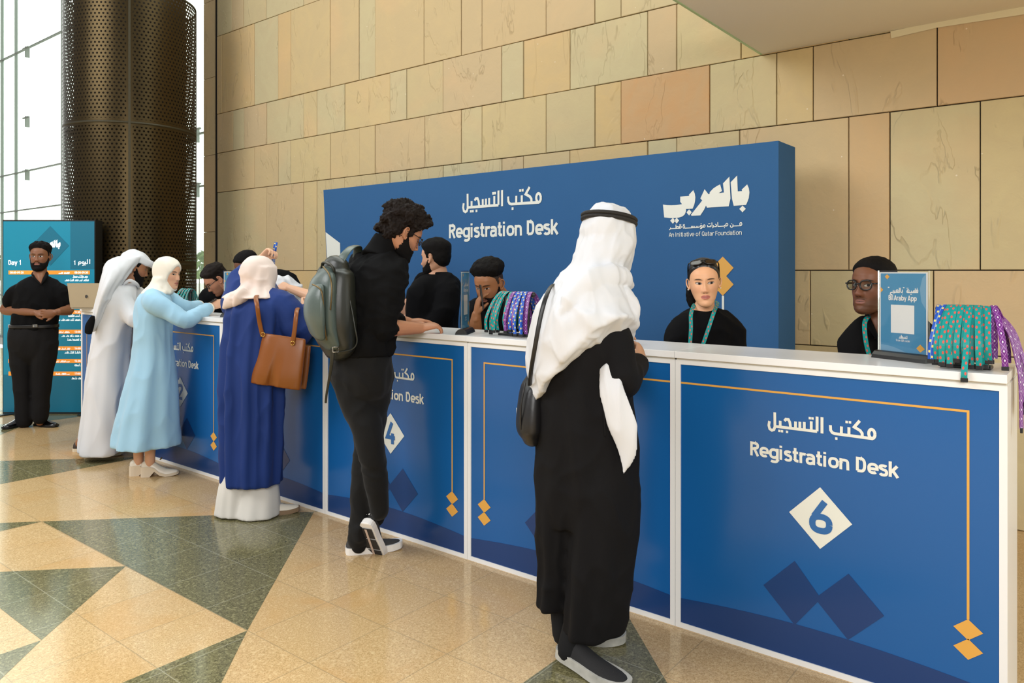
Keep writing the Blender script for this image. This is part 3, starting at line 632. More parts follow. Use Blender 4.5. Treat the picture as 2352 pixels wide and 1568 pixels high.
BL = [(0, -.052), (.2, -.053), (.34, -.056), (.5, -.060), (.75, -.054), (1.0, -.038), (1.2, -.014), (1.36, .0), (1.40, -.03), (1.46, -.12), (1.5, -.2)]
def beard_fn(th_, low=1.4):
    def f(v, th):
        zb = lerp_tab(BL, th)[0]; u = ss(zb-v.z, 0, .010); m = (v.x/.0235)**2+((v.z+.0715)/.0105)**2
        if m < 1: return -.004
        return -.004+(th_+.004)*u*ss(m, 1., 1.6)*(1-ss(th, 1.36, 1.5))*(1+(low-1)*ss(-v.z, .085, .12))
    return f
def skin_mat(name, base, lip, brow='1c130e', gaze=(0, 0), stub=0., stubc='2a1c14', brow_w=1., eye=1., warm=None, liner=0., full=1.):
    m = bpy.data.materials.new(name); m.use_nodes = True; n = N(m); uv = n.new('UVMap'); uv.uv_map = 'face'; u, v, _ = n.xyz(uv.outputs[0])
    q = n.m('ABSOLUTE', u); sg = n.m('SIGN', u)
    def sq(a, c, r): return n.m('POWER', n.m('DIVIDE', n.m('SUBTRACT', a, c), r), 2)
    def inside(d, soft=.25): return n.m('SUBTRACT', 1, n.step(d, 1-soft, 1+soft))
    o = n.obj(); c0 = rgb(base)
    c = n.mix(n.noise(14, 4, o), tuple(x*.93 for x in c0), tuple(min(1, x*1.07) for x in c0))
    flush = n.m('MAXIMUM', inside(n.m('ADD', sq(q, .043, .024), sq(v, -.032, .02)), .9), inside(n.m('ADD', sq(q, 0, .016), sq(v, -.036, .014)), .9))
    c = n.mix(n.m('MULTIPLY', flush, .22), c, warm or lip)
    if stub:
        sb = n.m('MULTIPLY', n.m('MAXIMUM', n.step(n.m('SUBTRACT', n.m('MULTIPLY', n.m('SUBTRACT', q, .03), 1.0), v), .055, .085), inside(n.m('ADD', sq(q, 0, .03), sq(v, -.057, .008)), .5)), n.m('MULTIPLY', n.m('LESS_THAN', q, 1), stub))
        c = n.mix(sb, c, stubc)
    lp = inside(n.m('ADD', sq(q, 0, .0235), n.m('ADD', sq(v, -.0712, .0105*full), n.m('MULTIPLY', n.m('LESS_THAN', q, .004), n.m('MULTIPLY', n.m('GREATER_THAN', v, -.063), .25)))), .2)
    c = n.mix(n.m('MULTIPLY', lp, .85), c, lip)
    c = n.mix(n.m('MULTIPLY', inside(n.m('ADD', sq(q, 0, .0225), sq(n.m('ADD', v, n.m('MULTIPLY', n.m('MULTIPLY', q, q), -3.)), -.0712, .0014)), .6), .75), c, tuple(x*.12 for x in rgb(lip)))
    c = n.mix(n.m('MULTIPLY', inside(n.m('ADD', sq(q, .0075, .0045), sq(v, -.0495, .0024)), .6), .8), c, tuple(x*.12 for x in c0))
    bv = n.m('SUBTRACT', v, n.m('MULTIPLY', n.m('POWER', n.m('DIVIDE', n.m('SUBTRACT', q, .034), .02), 2), -.0035)); 
    bd = n.m('ADD', sq(q, .032, .0205), sq(n.m('ADD', bv, n.m('MULTIPLY', n.noise(260, 2, o), .002)), .0235, .0042*brow_w)); c = n.mix(n.m('MULTIPLY', inside(bd, .45), .9), c, brow)
    if eye:
        sl = n.m('SUBTRACT', v, n.m('MULTIPLY', n.m('SUBTRACT', q, .031), .12))
        al = n.m('ADD', sq(q, .031, .0150), sq(sl, .0003, .0050*eye))
        c = n.mix(inside(n.m('ADD', sq(q, .031, .0172), sq(sl, .0014, .0070*eye)), .3), c, tuple(x*(.22 if not liner else .06) for x in c0))
        e = inside(al, .12); gu = n.m('SUBTRACT', u, n.m('ADD', n.m('MULTIPLY', sg, .031), gaze[0]))
        ir = inside(n.m('ADD', sq(gu, 0, .0068), sq(v, gaze[1]+.0010, .0068)), .2); pu = inside(n.m('ADD', sq(gu, 0, .0028), sq(v, gaze[1]+.0008, .0028)), .3)
        ec = n.mix(ir, 'b5aaa2', '22120a'); ec = n.mix(pu, ec, '050303'); c = n.mix(e, c, ec)
        n.put(n.b.inputs['Roughness'], n.m('SUBTRACT', .5, n.m('MULTIPLY', e, .4)))
    else: n.b.inputs['Roughness'].default_value = .5
    n.put(n.b.inputs['Base Color'], c); n.b.inputs['Subsurface Weight'].default_value = .08; n.b.inputs['Subsurface Radius'].default_value = (.02, .008, .004); n.b.inputs['Specular IOR Level'].default_value = .4
    n.bump(n.noise(300, 2, o), .06, .001); return m
def hand(mb, wrist, d, back, side, curl=(.35, .5, .35), thumb=(.6, .3), k=1., spread=.0, point=None):
    Y = Vector(d).normalized(); Z = Vector(back); Z = (Z-Y*Z.dot(Y)).normalized(); X = Y.cross(Z); W = Vector(wrist)
    def L(x, y, z): return W + (X*x*side + Y*y + Z*z)*k
    mb.tube([L(0, -.03, 0), L(0, .0, 0), L(.002, .03, .001), L(.002, .06, .002), L(0, .086, 0)], [(.027*k, .020*k), (.027*k, .019*k), (.036*k, .0175*k), (.041*k, .0155*k), (.039*k, .011*k)], 16, side=X, n=3)
    for i, (x, ln, sp) in enumerate(((.0295, .070, .09), (.0100, .079, .02), (-.0098, .073, -.05), (-.0282, .057, -.13))):
        cu = curl[i] if hasattr(curl[0], '__len__') else curl
        if point is not None and i == 0: cu = point
        cu = [c*(1+.12*i) for c in cu] if not hasattr(curl[0], '__len__') else cu
        p = Vector((x, .080, .001)); a = 0; pts = [p+Vector((0, -.02, -.001)), p.copy()]; s_ = sp+spread*(1.5-i)
        for c, f in zip(cu, (.46, .30, .24)):
            a += c; p = p+Vector((math.sin(s_)*math.cos(a), math.cos(s_)*math.cos(a), -math.sin(a)))*(ln*f); pts.append(p.copy())
        mb.tube([L(*q) for q in pts], [.0092*k, .0094*k, .0085*k, .0078*k, .0066*k], 10, n=4)
    o, f = thumb; pts = [Vector((.012, .012, -.004)), Vector((.030, .030, -.010))]; p = pts[-1]; a = o
    for ln in (.034, .029):
        p = p+Vector((math.sin(a)*math.cos(f), math.cos(a)*math.cos(f), -math.sin(f)))*ln; pts.append(p.copy()); a -= .25; f += .15
    mb.tube([L(*q) for q in pts], [.015*k, .0135*k, .0105*k, .0078*k], 10, n=4)
def wrinkles(amp, sc, seed=0, sharp=1.5):
    sv = Vector(sc) if hasattr(sc, '__len__') else Vector((sc, sc, sc)); o = Vector((seed*3.1, seed*1.7, seed))
    def f(p):
        q = Vector((p.x*sv.x, p.y*sv.y, p.z*sv.z))+o; q += Vector((noise.noise(q*.6), noise.noise(q*.6+Vector((7, 0, 0))), noise.noise(q*.6+Vector((0, 7, 0)))))*.8
        return 1.7*amp*((1-abs(noise.noise(q)))**2*sharp-.8)
    return f
def displace(me, fs):
    cos = [v.co.copy() for v in me.vertices]; nr = [v.normal.copy() for v in me.vertices]
    for v, c, q in zip(me.vertices, cos, nr):
        d = 0
        for f in fs: d += f(c)
        v.co = c+q*d
    me.update()
class Person:
    def __init__(s, label, base, skin, cat='person'):
        s.root = thing('person', label, cat, base); s.skin = skin; s.soft = MB(); s.fine = MB(); s.head = None
    def cloth(s, name, m, mb, voxel=.011, smooth=3, folds=(), label=None, parent=None):
        me = remesh(mb.mesh(), voxel, smooth)
        if folds: displace(me, folds)
        o = link(name, me, m, parent or s.root, True)
        if label: o['label'] = label
        return o
    def part(s, name, m, mb, parent=None, smooth=True): return mb.build(name, m, parent or s.root, smooth)
    def bones(s, *chains):                             # the body runs on under the clothes
        for pts, r in chains: s.soft.tube(pts, r, 12)
    def finish(s):
        V = []; F = []; UVs = []
        for mb, vx, sm in ((s.soft, .012, 3), (s.fine, .0042, 2)):
            if mb.v:
                me = remesh(mb.mesh(), vx, sm); k = len(V); V += [v.co.copy() for v in me.vertices]; F += [tuple(i+k for i in p.vertices) for p in me.polygons]; UVs += [(9, 9)]*len(me.vertices); bpy.data.meshes.remove(me)
        if s.head:
            mb = MB(); uv = s.head.mesh(mb); k = len(V); V += mb.v; F += [tuple(i+k for i in f) for f in mb.f]; UVs += uv
        o = mesh_obj('body', V, F, [s.skin], s.root, True); l = o.data.uv_layers.new(name='face')
        fl = []
        for lp in o.data.loops: fl += UVs[lp.vertex_index]
        l.data.foreach_set('uv', fl); return o
def cloth_mat(name, col, rough=.85, sheen=.2, weave=400, bump=.12, var=.06, spec=.3):
    return mat(name, col, rough, spec=spec, sheen=sheen, var=(5, var), bump=(weave, bump, .0015))
def folds_fn(n, seed, sharp=.0):
    r = random.Random(seed); T = [(n+r.randint(-2, 3)+i*3, r.uniform(0, 6.28), 1/(1+i*.7), r.uniform(-.5, .5)) for i in range(3)]
    def f(a, h):
        v = sum(w_*math.sin(k*a+p+dr*h*3) for k, p, w_, dr in T)/1.9
        return math.copysign(abs(v)**(1-sharp*.5), v)
    return f
def drape(mb, st, side, fwd, ff, seg=110, n=6, mi=0):
    # st: stations (centre, half width along side, half depth along fwd, fold depth in metres), from top to hem
    C, R1 = spline([s_[0] for s_ in st], [(s_[1], s_[2]) for s_ in st], n); _, R2 = spline([s_[0] for s_ in st], [(max(.0006, s_[3]),)*2 for s_ in st], n)
    rs = []
    for i, (c, r, a) in enumerate(zip(C, R1, R2)):
        h = i/(len(C)-1); rg = []
        for k in range(seg):
            t = 2*math.pi*k/seg; d = Vector(side)*math.cos(t)*r[0]+Vector(fwd)*math.sin(t)*r[1]; rg.append(c+d+d.normalized()*(a[0]*ff(t, h)))
        rs.append(rg)
    return mb.rings(rs, mi)
SHOE = [(0, .008, .040, .004), (.008, .018, .052, .001), (.025, .026, .062, 0), (.06, .032, .074, 0), (.12, .036, .083, 0), (.25, .037, .088, 0), (.38, .039, .074, 0), (.52, .045, .058, 0), (.68, .049, .048, 0), (.82, .046, .040, .002), (.90, .039, .035, .004), (.95, .030, .030, .006), (.98, .020, .024, .008), (.994, .011, .018, .009), (1, .004, .012, .01)]
def shoe(person, heel, d, ln=.29, upper=None, sole=None, pitch=0., heel_h=.0, sole_t=.026, roll=0., low=1., toe_pivot=.72, mids=None, name='shoe'):
    d = Vector(d); d.z = 0; d.normalize(); x = Vector((d.y, -d.x, 0)); M = Matrix((x, d, UP)).transposed()
    Rp = Matrix.Rotation(-pitch, 3, 'X') @ Matrix.Rotation(roll, 3, 'Y'); pv = Vector((0, toe_pivot*ln, 0))
    def T(v): return Vector(heel)+M @ (pv+Rp @ (Vector(v)-pv))
    u = MB(); rs = []
    for t, w_, h, lift in SHOE:
        rg = []; h2 = h*(low if t < .45 else 1); hh = heel_h*(1-ss(t, .28, .62)); wa = w_*ln/.29
        for k in range(20):
            a = 2*math.pi*k/20; c, s_ = math.cos(a), math.sin(a); rg.append(T((wa*c*(1 if s_ < .2 else 1-.25*s_), t*ln, hh+lift+sole_t*.75+(h2-sole_t*.5)*max(0, s_)**.8*.98-(.004 if s_ < 0 else 0))))
        rs.append(rg)
    o = u.rings(rs).build(name, [upper], person.root, True)
    sl = MB(); rs = []
    for t, w_, h, lift in SHOE:
        hh = heel_h*(1-ss(t, .28, .62)); wa = (w_+.0035)*ln/.29; y = t*ln+(-.004 if t < .1 else .005 if t > .9 else 0); b = lift*1.2+(0 if t < .30 or heel_h == 0 else hh*.92)
        if heel_h and t < .30: b = 0
        rs.append([T(v) for v in ((-wa, y, b), (wa, y, b), (wa*1.02, y, hh+lift+sole_t), (-wa*1.02, y, hh+lift+sole_t))])
    sl.rings(rs).build('sole', [sole], o)
    return o, T
def glasses(person, H, rim, lens=None, z=.001, y=.104, round_=.8, fr=.0022, w_=.024, h_=.019, name='glasses', temple='', sx=.034):
    mb = MB(); lm = MB()
    for s_ in (-1, 1):
        pts = [H.w((s_*sx+(w_*math.copysign(abs(math.cos(a))**round_, math.cos(a))), y-abs(math.cos(a)*.5+.5*s_*0)*.0-.010*abs(s_*sx+w_*math.cos(a))/.06, z+h_*math.copysign(abs(math.sin(a))**round_, math.sin(a)))) for a in [i*math.pi/12 for i in range(25)]]
        mb.tube(pts, fr, 6, n=1, cap=False); lm.add(pts[:-1], [tuple(range(24))])
        mb.tube([H.w((s_*(sx+w_), y-.012, z+.007)), H.w((s_*.078, y-.03, z+.008)), H.w((s_*.081, .0, z+.008)), H.w((s_*.079, -.022, z-.008))], fr*1.1, 6, n=3)
    mb.tube([H.w((-.011, y, z+.004)), H.w((0, y+.004, z+.007)), H.w((.011, y, z+.004))], fr, 6, n=2)
    o = person.part(name, [rim], mb)
    if lens: lm.build('lens', [lens], o)
    return o
def sock(p, m, pts, rad): mb = MB(); mb.tube(pts, rad, 14); return p.part('sock', [m], mb)
def rest(v, lift=.034):                              # wrists and elbows lie on the desk top, not in it
    v = Vector(v); v.z = max(v.z, 1.186+lift); return v
def limb(mb, pts, rad, seg=14, n=5, side=None): return mb.tube(pts, rad, seg, n=n, side=side)
def mid(a, b, t=.5): return Vector(a)*(1-t)+Vector(b)*t
HAIR = mat('black_hair', '0b0807', .75, spec=.15, bump=(500, .5, .003)); HAIR2 = mat('dark_brown_hair', '170e09', .7, spec=.2, bump=(380, .6, .003))
# ------------------------------------------------------------------ the people
KNIT = cloth_mat('black_cloth', '0b0b0c', .9, .0, spec=.15); TROUS = cloth_mat('charcoal_trousers', '131213', .85, .0, spec=.2); JET = cloth_mat('jet_black_cloth', '08080a', .9, .0, spec=.15); SOCK = cloth_mat('black_sock', '111112', .9, .0)
LENS = g_
GLASSRIM = mat('black_acetate', '0c0b0b', .25)
RTF = lambda a: (RT*math.cos(a)+FW*math.sin(a))       # direction in the floor plane, a turned from «to the right» towards «away»

def polo_man():
    d = 7.35; P = lambda x, y, dd=0.: at(x, y, d+dd)
    sk = skin_mat('deep_brown_skin', '7d5238', '8a5548', gaze=(.003, .0), stub=.3)
    p = Person('man in black polo shirt with hands clasped, standing before the teal screen', on_floor(72, 980), sk)
    H = Head(P(92, 589, -.02), -FW*.93+RT*.25+UP*.0, size=1.03); p.head = H
    fw = -FW; s_ = RT
    p.soft.tube([P(92, 600), P(92, 628, .0), P(92, 650, .03)], [(.058, .060), (.062, .062), (.085, .075)], 16, side=s_)
    b = MB()
    drape(b, [(P(92, 634), .07, .065, 0), (P(92, 642), .15, .095, 0), (P(91, 655), .215, .125, 0), (P(88, 680), .235, .145, .003), (P(83, 712), .222, .145, .006), (P(79, 740), .215, .142, .008), (P(78, 757), .222, .145, .004)], s_, FW, folds_fn(7, 3))
    SL, SR = P(38, 672), P(140, 669); EL, ER = P(12, 712, .02), P(158, 712, .02); WL, WR = P(82, 718, -.22), P(128, 717, -.22)
    b.tube([P(62, 664), SL, mid(SL, EL, .55)], [.07, .080, .074], 16); b.tube([P(118, 662), SR, mid(SR, ER, .52)], [.07, .078, .073], 16)
    p.cloth('polo_shirt', JET, b, folds=[wrinkles(.005, (9, 9, 6), 2)])
    c = MB(); c.tube([P(93, 653, -.135), P(84, 641, -.10), P(77, 631, -.03), P(80, 625, .045), P(92, 622, .07)], [.004, .015, .018, .018, .018], 10); c.tube([P(95, 653, -.135), P(102, 641, -.10), P(107, 631, -.03), P(104, 625, .045), P(92, 622, .07)], [.004, .015, .018, .018, .018], 10); p.part('collar', [KNIT], c); p.soft.tube([P(92, 628, -.04), P(93, 640, -.085), P(94, 650, -.118)], [.05, .04, .014], 12)
    for S, E, W, sgn in ((SL, EL, WL, 1), (SR, ER, WR, -1)):
        limb(p.fine, [mid(S, E, .35), mid(S, E, .7), E, mid(E, W, .3), mid(E, W, .7), W], [.055, .052, .046, .046, .036, .028])
    hand(p.fine, WL, (P(112, 718, -.25)-WL), fw*.6+UP*.5, 1, (.5, .5, .3), (.5, .2), 1.03); hand(p.fine, WR, (P(98, 722, -.27)-WR), fw*.9-UP*.1, -1, (.45, .45, .3), (.7, -.3), 1.03)
    t = MB(); HPL, HPR = P(50, 785), P(104, 785); KL, KR = P(52, 872, -.01), P(97, 866); AL, AR = P(56, 965), P(92, 957)
    drape(t, [(P(78, 744), .215, .138, 0), (P(77, 760), .228, .150, .002), (P(76, 785), .228, .152, .003), (P(77, 815), .19, .12, .002), (P(78, 835), .10, .06, .0)], s_, FW, folds_fn(9, 5))
    limb(t, [HPL, mid(HPL, KL), KL, mid(KL, AL), AL], [.118, .108, .088, .080, .075]); limb(t, [HPR, mid(HPR, KR), KR, mid(KR, AR), AR], [.118, .108, .088, .080, .075])
    p.cloth('trousers', TROUS, t, folds=[wrinkles(.003, (6, 6, 5), 4)])
    bl = MB(); drape(bl, [(P(78, 744.5), .232, .156, 0), (P(78, 751), .232, .156, 0)], s_, FW, folds_fn(3, 1)); q = p.part('belt', [mat('black_leather', '141212', .3)], bl)
    bk = MB(); c0 = P(80, 748, -.160); bk.box(c0-Vector((.018, .018, .014)), c0+Vector((.018, .018, .014)), bev=.004); bk.build('buckle', [mat('steel', 'b5b2aa', .25, .9)], q)
    p.bones(([P(92, 640), P(84, 720), P(78, 780)], [.08, .08, .09]), ([P(78, 780), KL, AL-UP*.06], [.08, .05, .04]), ([P(78, 780), KR, AR-UP*.05], [.08, .05, .04]), ([P(90, 660), SL, mid(SL, EL, .5)], [.05]*3), ([P(90, 660), SR, mid(SR, ER, .5)], [.05]*3))
    LE = mat('polished_black_shoe', '0b0b0c', .18, coat=.4); SO = mat('black_sole', '0d0d0d', .5)
    shoe(p, on_floor(56, 972), -FW*.95+RT*.0, .30, LE, SO, sole_t=.018); shoe(p, on_floor(82, 976), RT*.92-FW*.35, .29, LE, SO, sole_t=.018)
    hr = H.shell(hair_fn(.028, .004, soft=.035), .010, 55, 3); p.part('hair', [HAIR], hr); p.part('beard', [HAIR], H.shell(beard_fn(.009, 1.5), .002, 120, 2))
    p.finish()
polo_man()

def hood(H, pts_front, thick=.012):                    # headscarf shell over the skull, open at the face
    def f(v, th):
        e = (v.x/.060)**2+((v.z+.028)/.092)**2; k = ss(e, .85, 1.25) if v.y > 0 and th < 1.4 else 1
        return thick*k-.02*(1-k)
    return f
WHITE_COT = cloth_mat('white_cotton', 'd3d4d8', .8, .1, 500, .05, .02); GHUTRA = cloth_mat('white_voile', 'd0d2d6', .75, .1, 600, .08, .02)

def thobe_man():
    d = 6.16; P = lambda x, y, dd=0.: at(x, y, d+dd)
    sk = skin_mat('olive_brown_skin', '9c6b4c', '9a6052', stub=.4)
    p = Person('man in long white robe and white headdress bending over the far end of the desk', on_floor(235, 1042), sk)
    look = RT*.80+FW*.5-UP*.35; H = Head(P(311, 613, .12), look, size=1.0); p.head = H
    s_ = (RT*.45-FW*.89); fw = RT*.89+FW*.45
    p.soft.tube([P(305, 625, .1), P(290, 650, .05), P(280, 670)], [.06, .062, .09], 16)
    b = MB()
    drape(b, [(P(292, 650, .05), .07, .065, 0), (P(284, 662, .03), .16, .09, 0), (P(272, 690), .21, .13, .002), (P(262, 740), .205, .135, .005), (P(253, 800), .205, .14, .008), (P(246, 880), .215, .155, .012), (P(240, 960), .225, .165, .015), (P(236, 1036), .235, .175, .018)], s_, fw, folds_fn(5, 11), seg=120)
    S1 = P(262, 676, -.1); E1 = P(318, 738, -.12); W1 = rest(P(372, 712, .12), .06)
    b.tube([P(272, 672, 0), S1, mid(S1, E1), E1, mid(E1, W1, .5), W1], [.08, .088, .076, .068, .058, .05], 16)
    S2 = P(308, 676, .2); W2 = rest(P(380, 702, .35), .06); E2 = rest(P(345, 730, .25), .055); b.tube([P(290, 672, .1), S2, E2, W2], [.08, .085, .068, .05], 16)
    p.cloth('robe', WHITE_COT, b, .011, 2, [wrinkles(.006, (7, 7, 3), 6)])
    c = MB(); c.tube([P(280, 656, -.05), P(297, 644, -.05), P(314, 652, .02), P(318, 660, .12)], [.010, .014, .013, .010], 10); p.part('collar', [WHITE_COT], c)
    hand(p.fine, W1, fw*.8-UP*.02, UP, -1, (.25, .3, .2), (.5, .1)); limb(p.fine, [mid(E1, W1, .7), W1], [.03, .027]); hand(p.fine, W2, fw*.8-UP*.02, UP, 1, (.25, .3, .2), (.5, .1)); limb(p.fine, [mid(E2, W2, .7), W2], [.03, .027])
    # headdress: cap over the skull, brim stiff over the brow, long tail down the back
    g = MB(); hs = H.shell(lambda v, th: .016+.004*noise.noise(v*25) if (v.z > .035 or (v.y < -.01)) else -.028, inset=-.028); g.add(hs.v, hs.f)
    g.tube([H.w((-.07, .02, .07)), H.w((-.05, .10, .065)), H.w((0, .128, .062)), H.w((.05, .10, .065)), H.w((.07, .02, .07))], [(.024, .010)]*5, 12, side=H.R @ Vector((0, .3, 1)))
    ff = folds_fn(4, 21)
    drape(g, [(P(296, 590, .03), .07, .085, .002), (P(280, 602, -.01), .115, .115, .006), (P(266, 625, -.06), .16, .10, .012), (P(250, 660, -.11), .17, .075, .018), (P(234, 700, -.14), .13, .055, .02), (P(222, 735, -.15), .085, .035, .016), (P(212, 762, -.15), .03, .015, .004)], s_, fw, ff)
    p.cloth('headdress', GHUTRA, g, .008, 2, [wrinkles(.005, (8, 8, 3), 9)])
    k = MB(); k.tube([P(214, 728, -.24), P(206, 748, -.24), P(203, 764, -.24)], [(.02, .012), (.035, .016), (.03, .012)], 12, side=RT); p.part('tassel', [JET], k)
    DB = mat('dark_brown_leather', '33251b', .5); CR = mat('cream_rubber', 'd8cdb4', .6)
    shoe(p, on_floor(196, 1047), RT*.97+FW*.15, .29, DB, CR); shoe(p, on_floor(168, 1036), RT*.9+FW*.3, .28, DB, CR)
    p.bones(([P(280, 670), P(262, 740), P(252, 840)], [.08]*3), ([P(252, 840), P(236, 940), on_floor(212, 1046)+UP*.07], [.08, .05, .04]), ([P(252, 840), P(225, 940), on_floor(184, 1036)+UP*.07], [.08, .05, .04]), ([P(272, 672), S1, E1, mid(E1, W1, .9)], [.05, .05, .04, .03]), ([P(290, 672, .1), S2, E2, mid(E2, W2, .9)], [.05, .05, .04, .03]))
    p.part('hair', [HAIR], H.shell(hair_fn(.006, .004), .001)); p.part('beard', [HAIR], H.shell(beard_fn(.014, 1.6), .003, 110, 7)); p.finish()
thobe_man()

def pale_blue_woman():
    d = 5.62; P = lambda x, y, dd=0.: at(x, y, d+dd)
    sk = skin_mat('fair_skin', 'cf9f80', 'b06a60', gaze=(.003, 0), brow_w=.8)
    p = Person('woman in long pale blue dress and cream headscarf, leaning on the desk by number 2', on_floor(345, 1090), sk)
    look = RT*.94-FW*.22-UP*.10; H = Head(P(386, 628, .04), look, size=.93, fem=1); p.head = H; H.ears = False
    s_ = RT*.5-FW*.86; fw = RT*.86+FW*.5
    p.soft.tube([P(384, 645, .03), P(370, 664, .01), P(358, 684)], [.040, .044, .06], 16)
    b = MB(); ff = folds_fn(6, 31, .2)
    drape(b, [(P(363, 660, .02), .06, .06, 0), (P(358, 669, .01), .135, .085, 0), (P(354, 688), .178, .118, .001), (P(352, 720), .178, .132, .002), (P(351, 760), .168, .135, .004), (P(351, 800), .165, .138, .006), (P(350, 850), .182, .160, .012), (P(344, 920), .205, .195, .020), (P(338, 975), .222, .220, .026), (P(335, 1021), .235, .238, .030)], s_, fw, ff, seg=130)
    S1 = P(352, 692, -.16); E1 = P(424, 736, -.14); W1 = rest(P(478, 712, .16), .055)
    b.tube([P(352, 684, -.06), S1, mid(S1, E1, .5), E1, mid(E1, W1, .5), W1], [.07, .080, .070, .060, .054, .046], 18)
    S2 = P(385, 690, .18); E2 = rest(P(420, 728, .20), .06); W2 = rest(P(455, 702, .38), .055); b.tube([P(370, 684, .08), S2, E2, W2], [.07, .078, .062, .048], 16)
    SKY = cloth_mat('pale_blue_crepe', '97c0d8', .8, .15, 420, .06, .03)
    p.cloth('dress', SKY, b, .010, 2, [wrinkles(.004, (8, 8, 4), 12)])
    for W, E in ((W1, E1), (W2, E2)):
        q = MB(); u = (W-E).normalized(); q.tube([W-u*.01, W+u*.025], [.044, .041], 18, flat=True, n=2); p.part('cuff', [mat('cream_lace', 'e9e3d6', .8)], q)
    hand(p.fine, W1+(W1-E1).normalized()*.03, RT*.75+FW*.3+UP*.35, RT*.2-FW*.8+UP*.3, -1, (.7, .9, .6), (.5, .5), .92); limb(p.fine, [mid(E1, W1, .8), W1], [.028, .026])
    hand(p.fine, W2+(W2-E2).normalized()*.03, RT*.8-FW*.1, UP, 1, (.4, .6, .4), (.5, .4), .92); limb(p.fine, [mid(E2, W2, .8), W2], [.028, .026])
    h = H.shell(hood(H, 0, .013), inset=-.012); g = MB(); g.add(h.v, h.f)
    drape(g, [(P(371, 636, .02), .070, .062, 0), (P(371, 650, .02), .076, .080, .003), (P(367, 661, .01), .092, .092, .004), (P(362, 671, .0), .12, .108, .004), (P(360, 676, .0), .12, .105, .002)], s_, fw, folds_fn(5, 41))
    # keep the face clear: the scarf's front edge is drawn back round the chin
    p.cloth('headscarf', cloth_mat('cream_scarf', 'dfd9cc', .8, .1, 500, .06, .02), g, .007, 2, [wrinkles(.004, (10, 10, 7), 3)])
    PS = mat('cream_patent', 'e4d9c8', .3); PH = mat('cream_heel', 'd8c9b2', .45); GB = mat('brass_buckle', 'a98545', .3, .9)
    for x, dd in ((312, RT*.93+FW*.38), (337, RT*.98+FW*.2)):
        y = 1092 if x < 320 else 1094; o, T = shoe(p, on_floor(x-14 if x < 320 else x-12, y), dd, .255, PS, PH, heel_h=.055, sole_t=.02, low=.72, name='shoe')
        bk = MB(); bk.tube([T((-.018, .135, .125)), T((0, .14, .132)), T((.018, .135, .125))], .005, 8); bk.build('buckle', [GB], o)
        a = T((0, .06, .12)); limb(p.soft, [a-UP*.03, a+UP*.08, P(x+10, 1010)], [.036, .04, .055])
    p.bones(([P(358, 680), P(352, 740), P(348, 820)], [.07]*3), ([P(348, 820), P(334, 930), P(322, 1010)], [.07, .06, .05]), ([P(348, 820), P(350, 930), P(347, 1010)], [.07, .06, .05]), ([P(356, 688), S1, E1, mid(E1, W1, .9)], [.05, .05, .04, .03]), ([P(370, 688, .08), S2, E2, mid(E2, W2, .9)], [.05, .05, .04, .03]))
    p.finish()
pale_blue_woman()

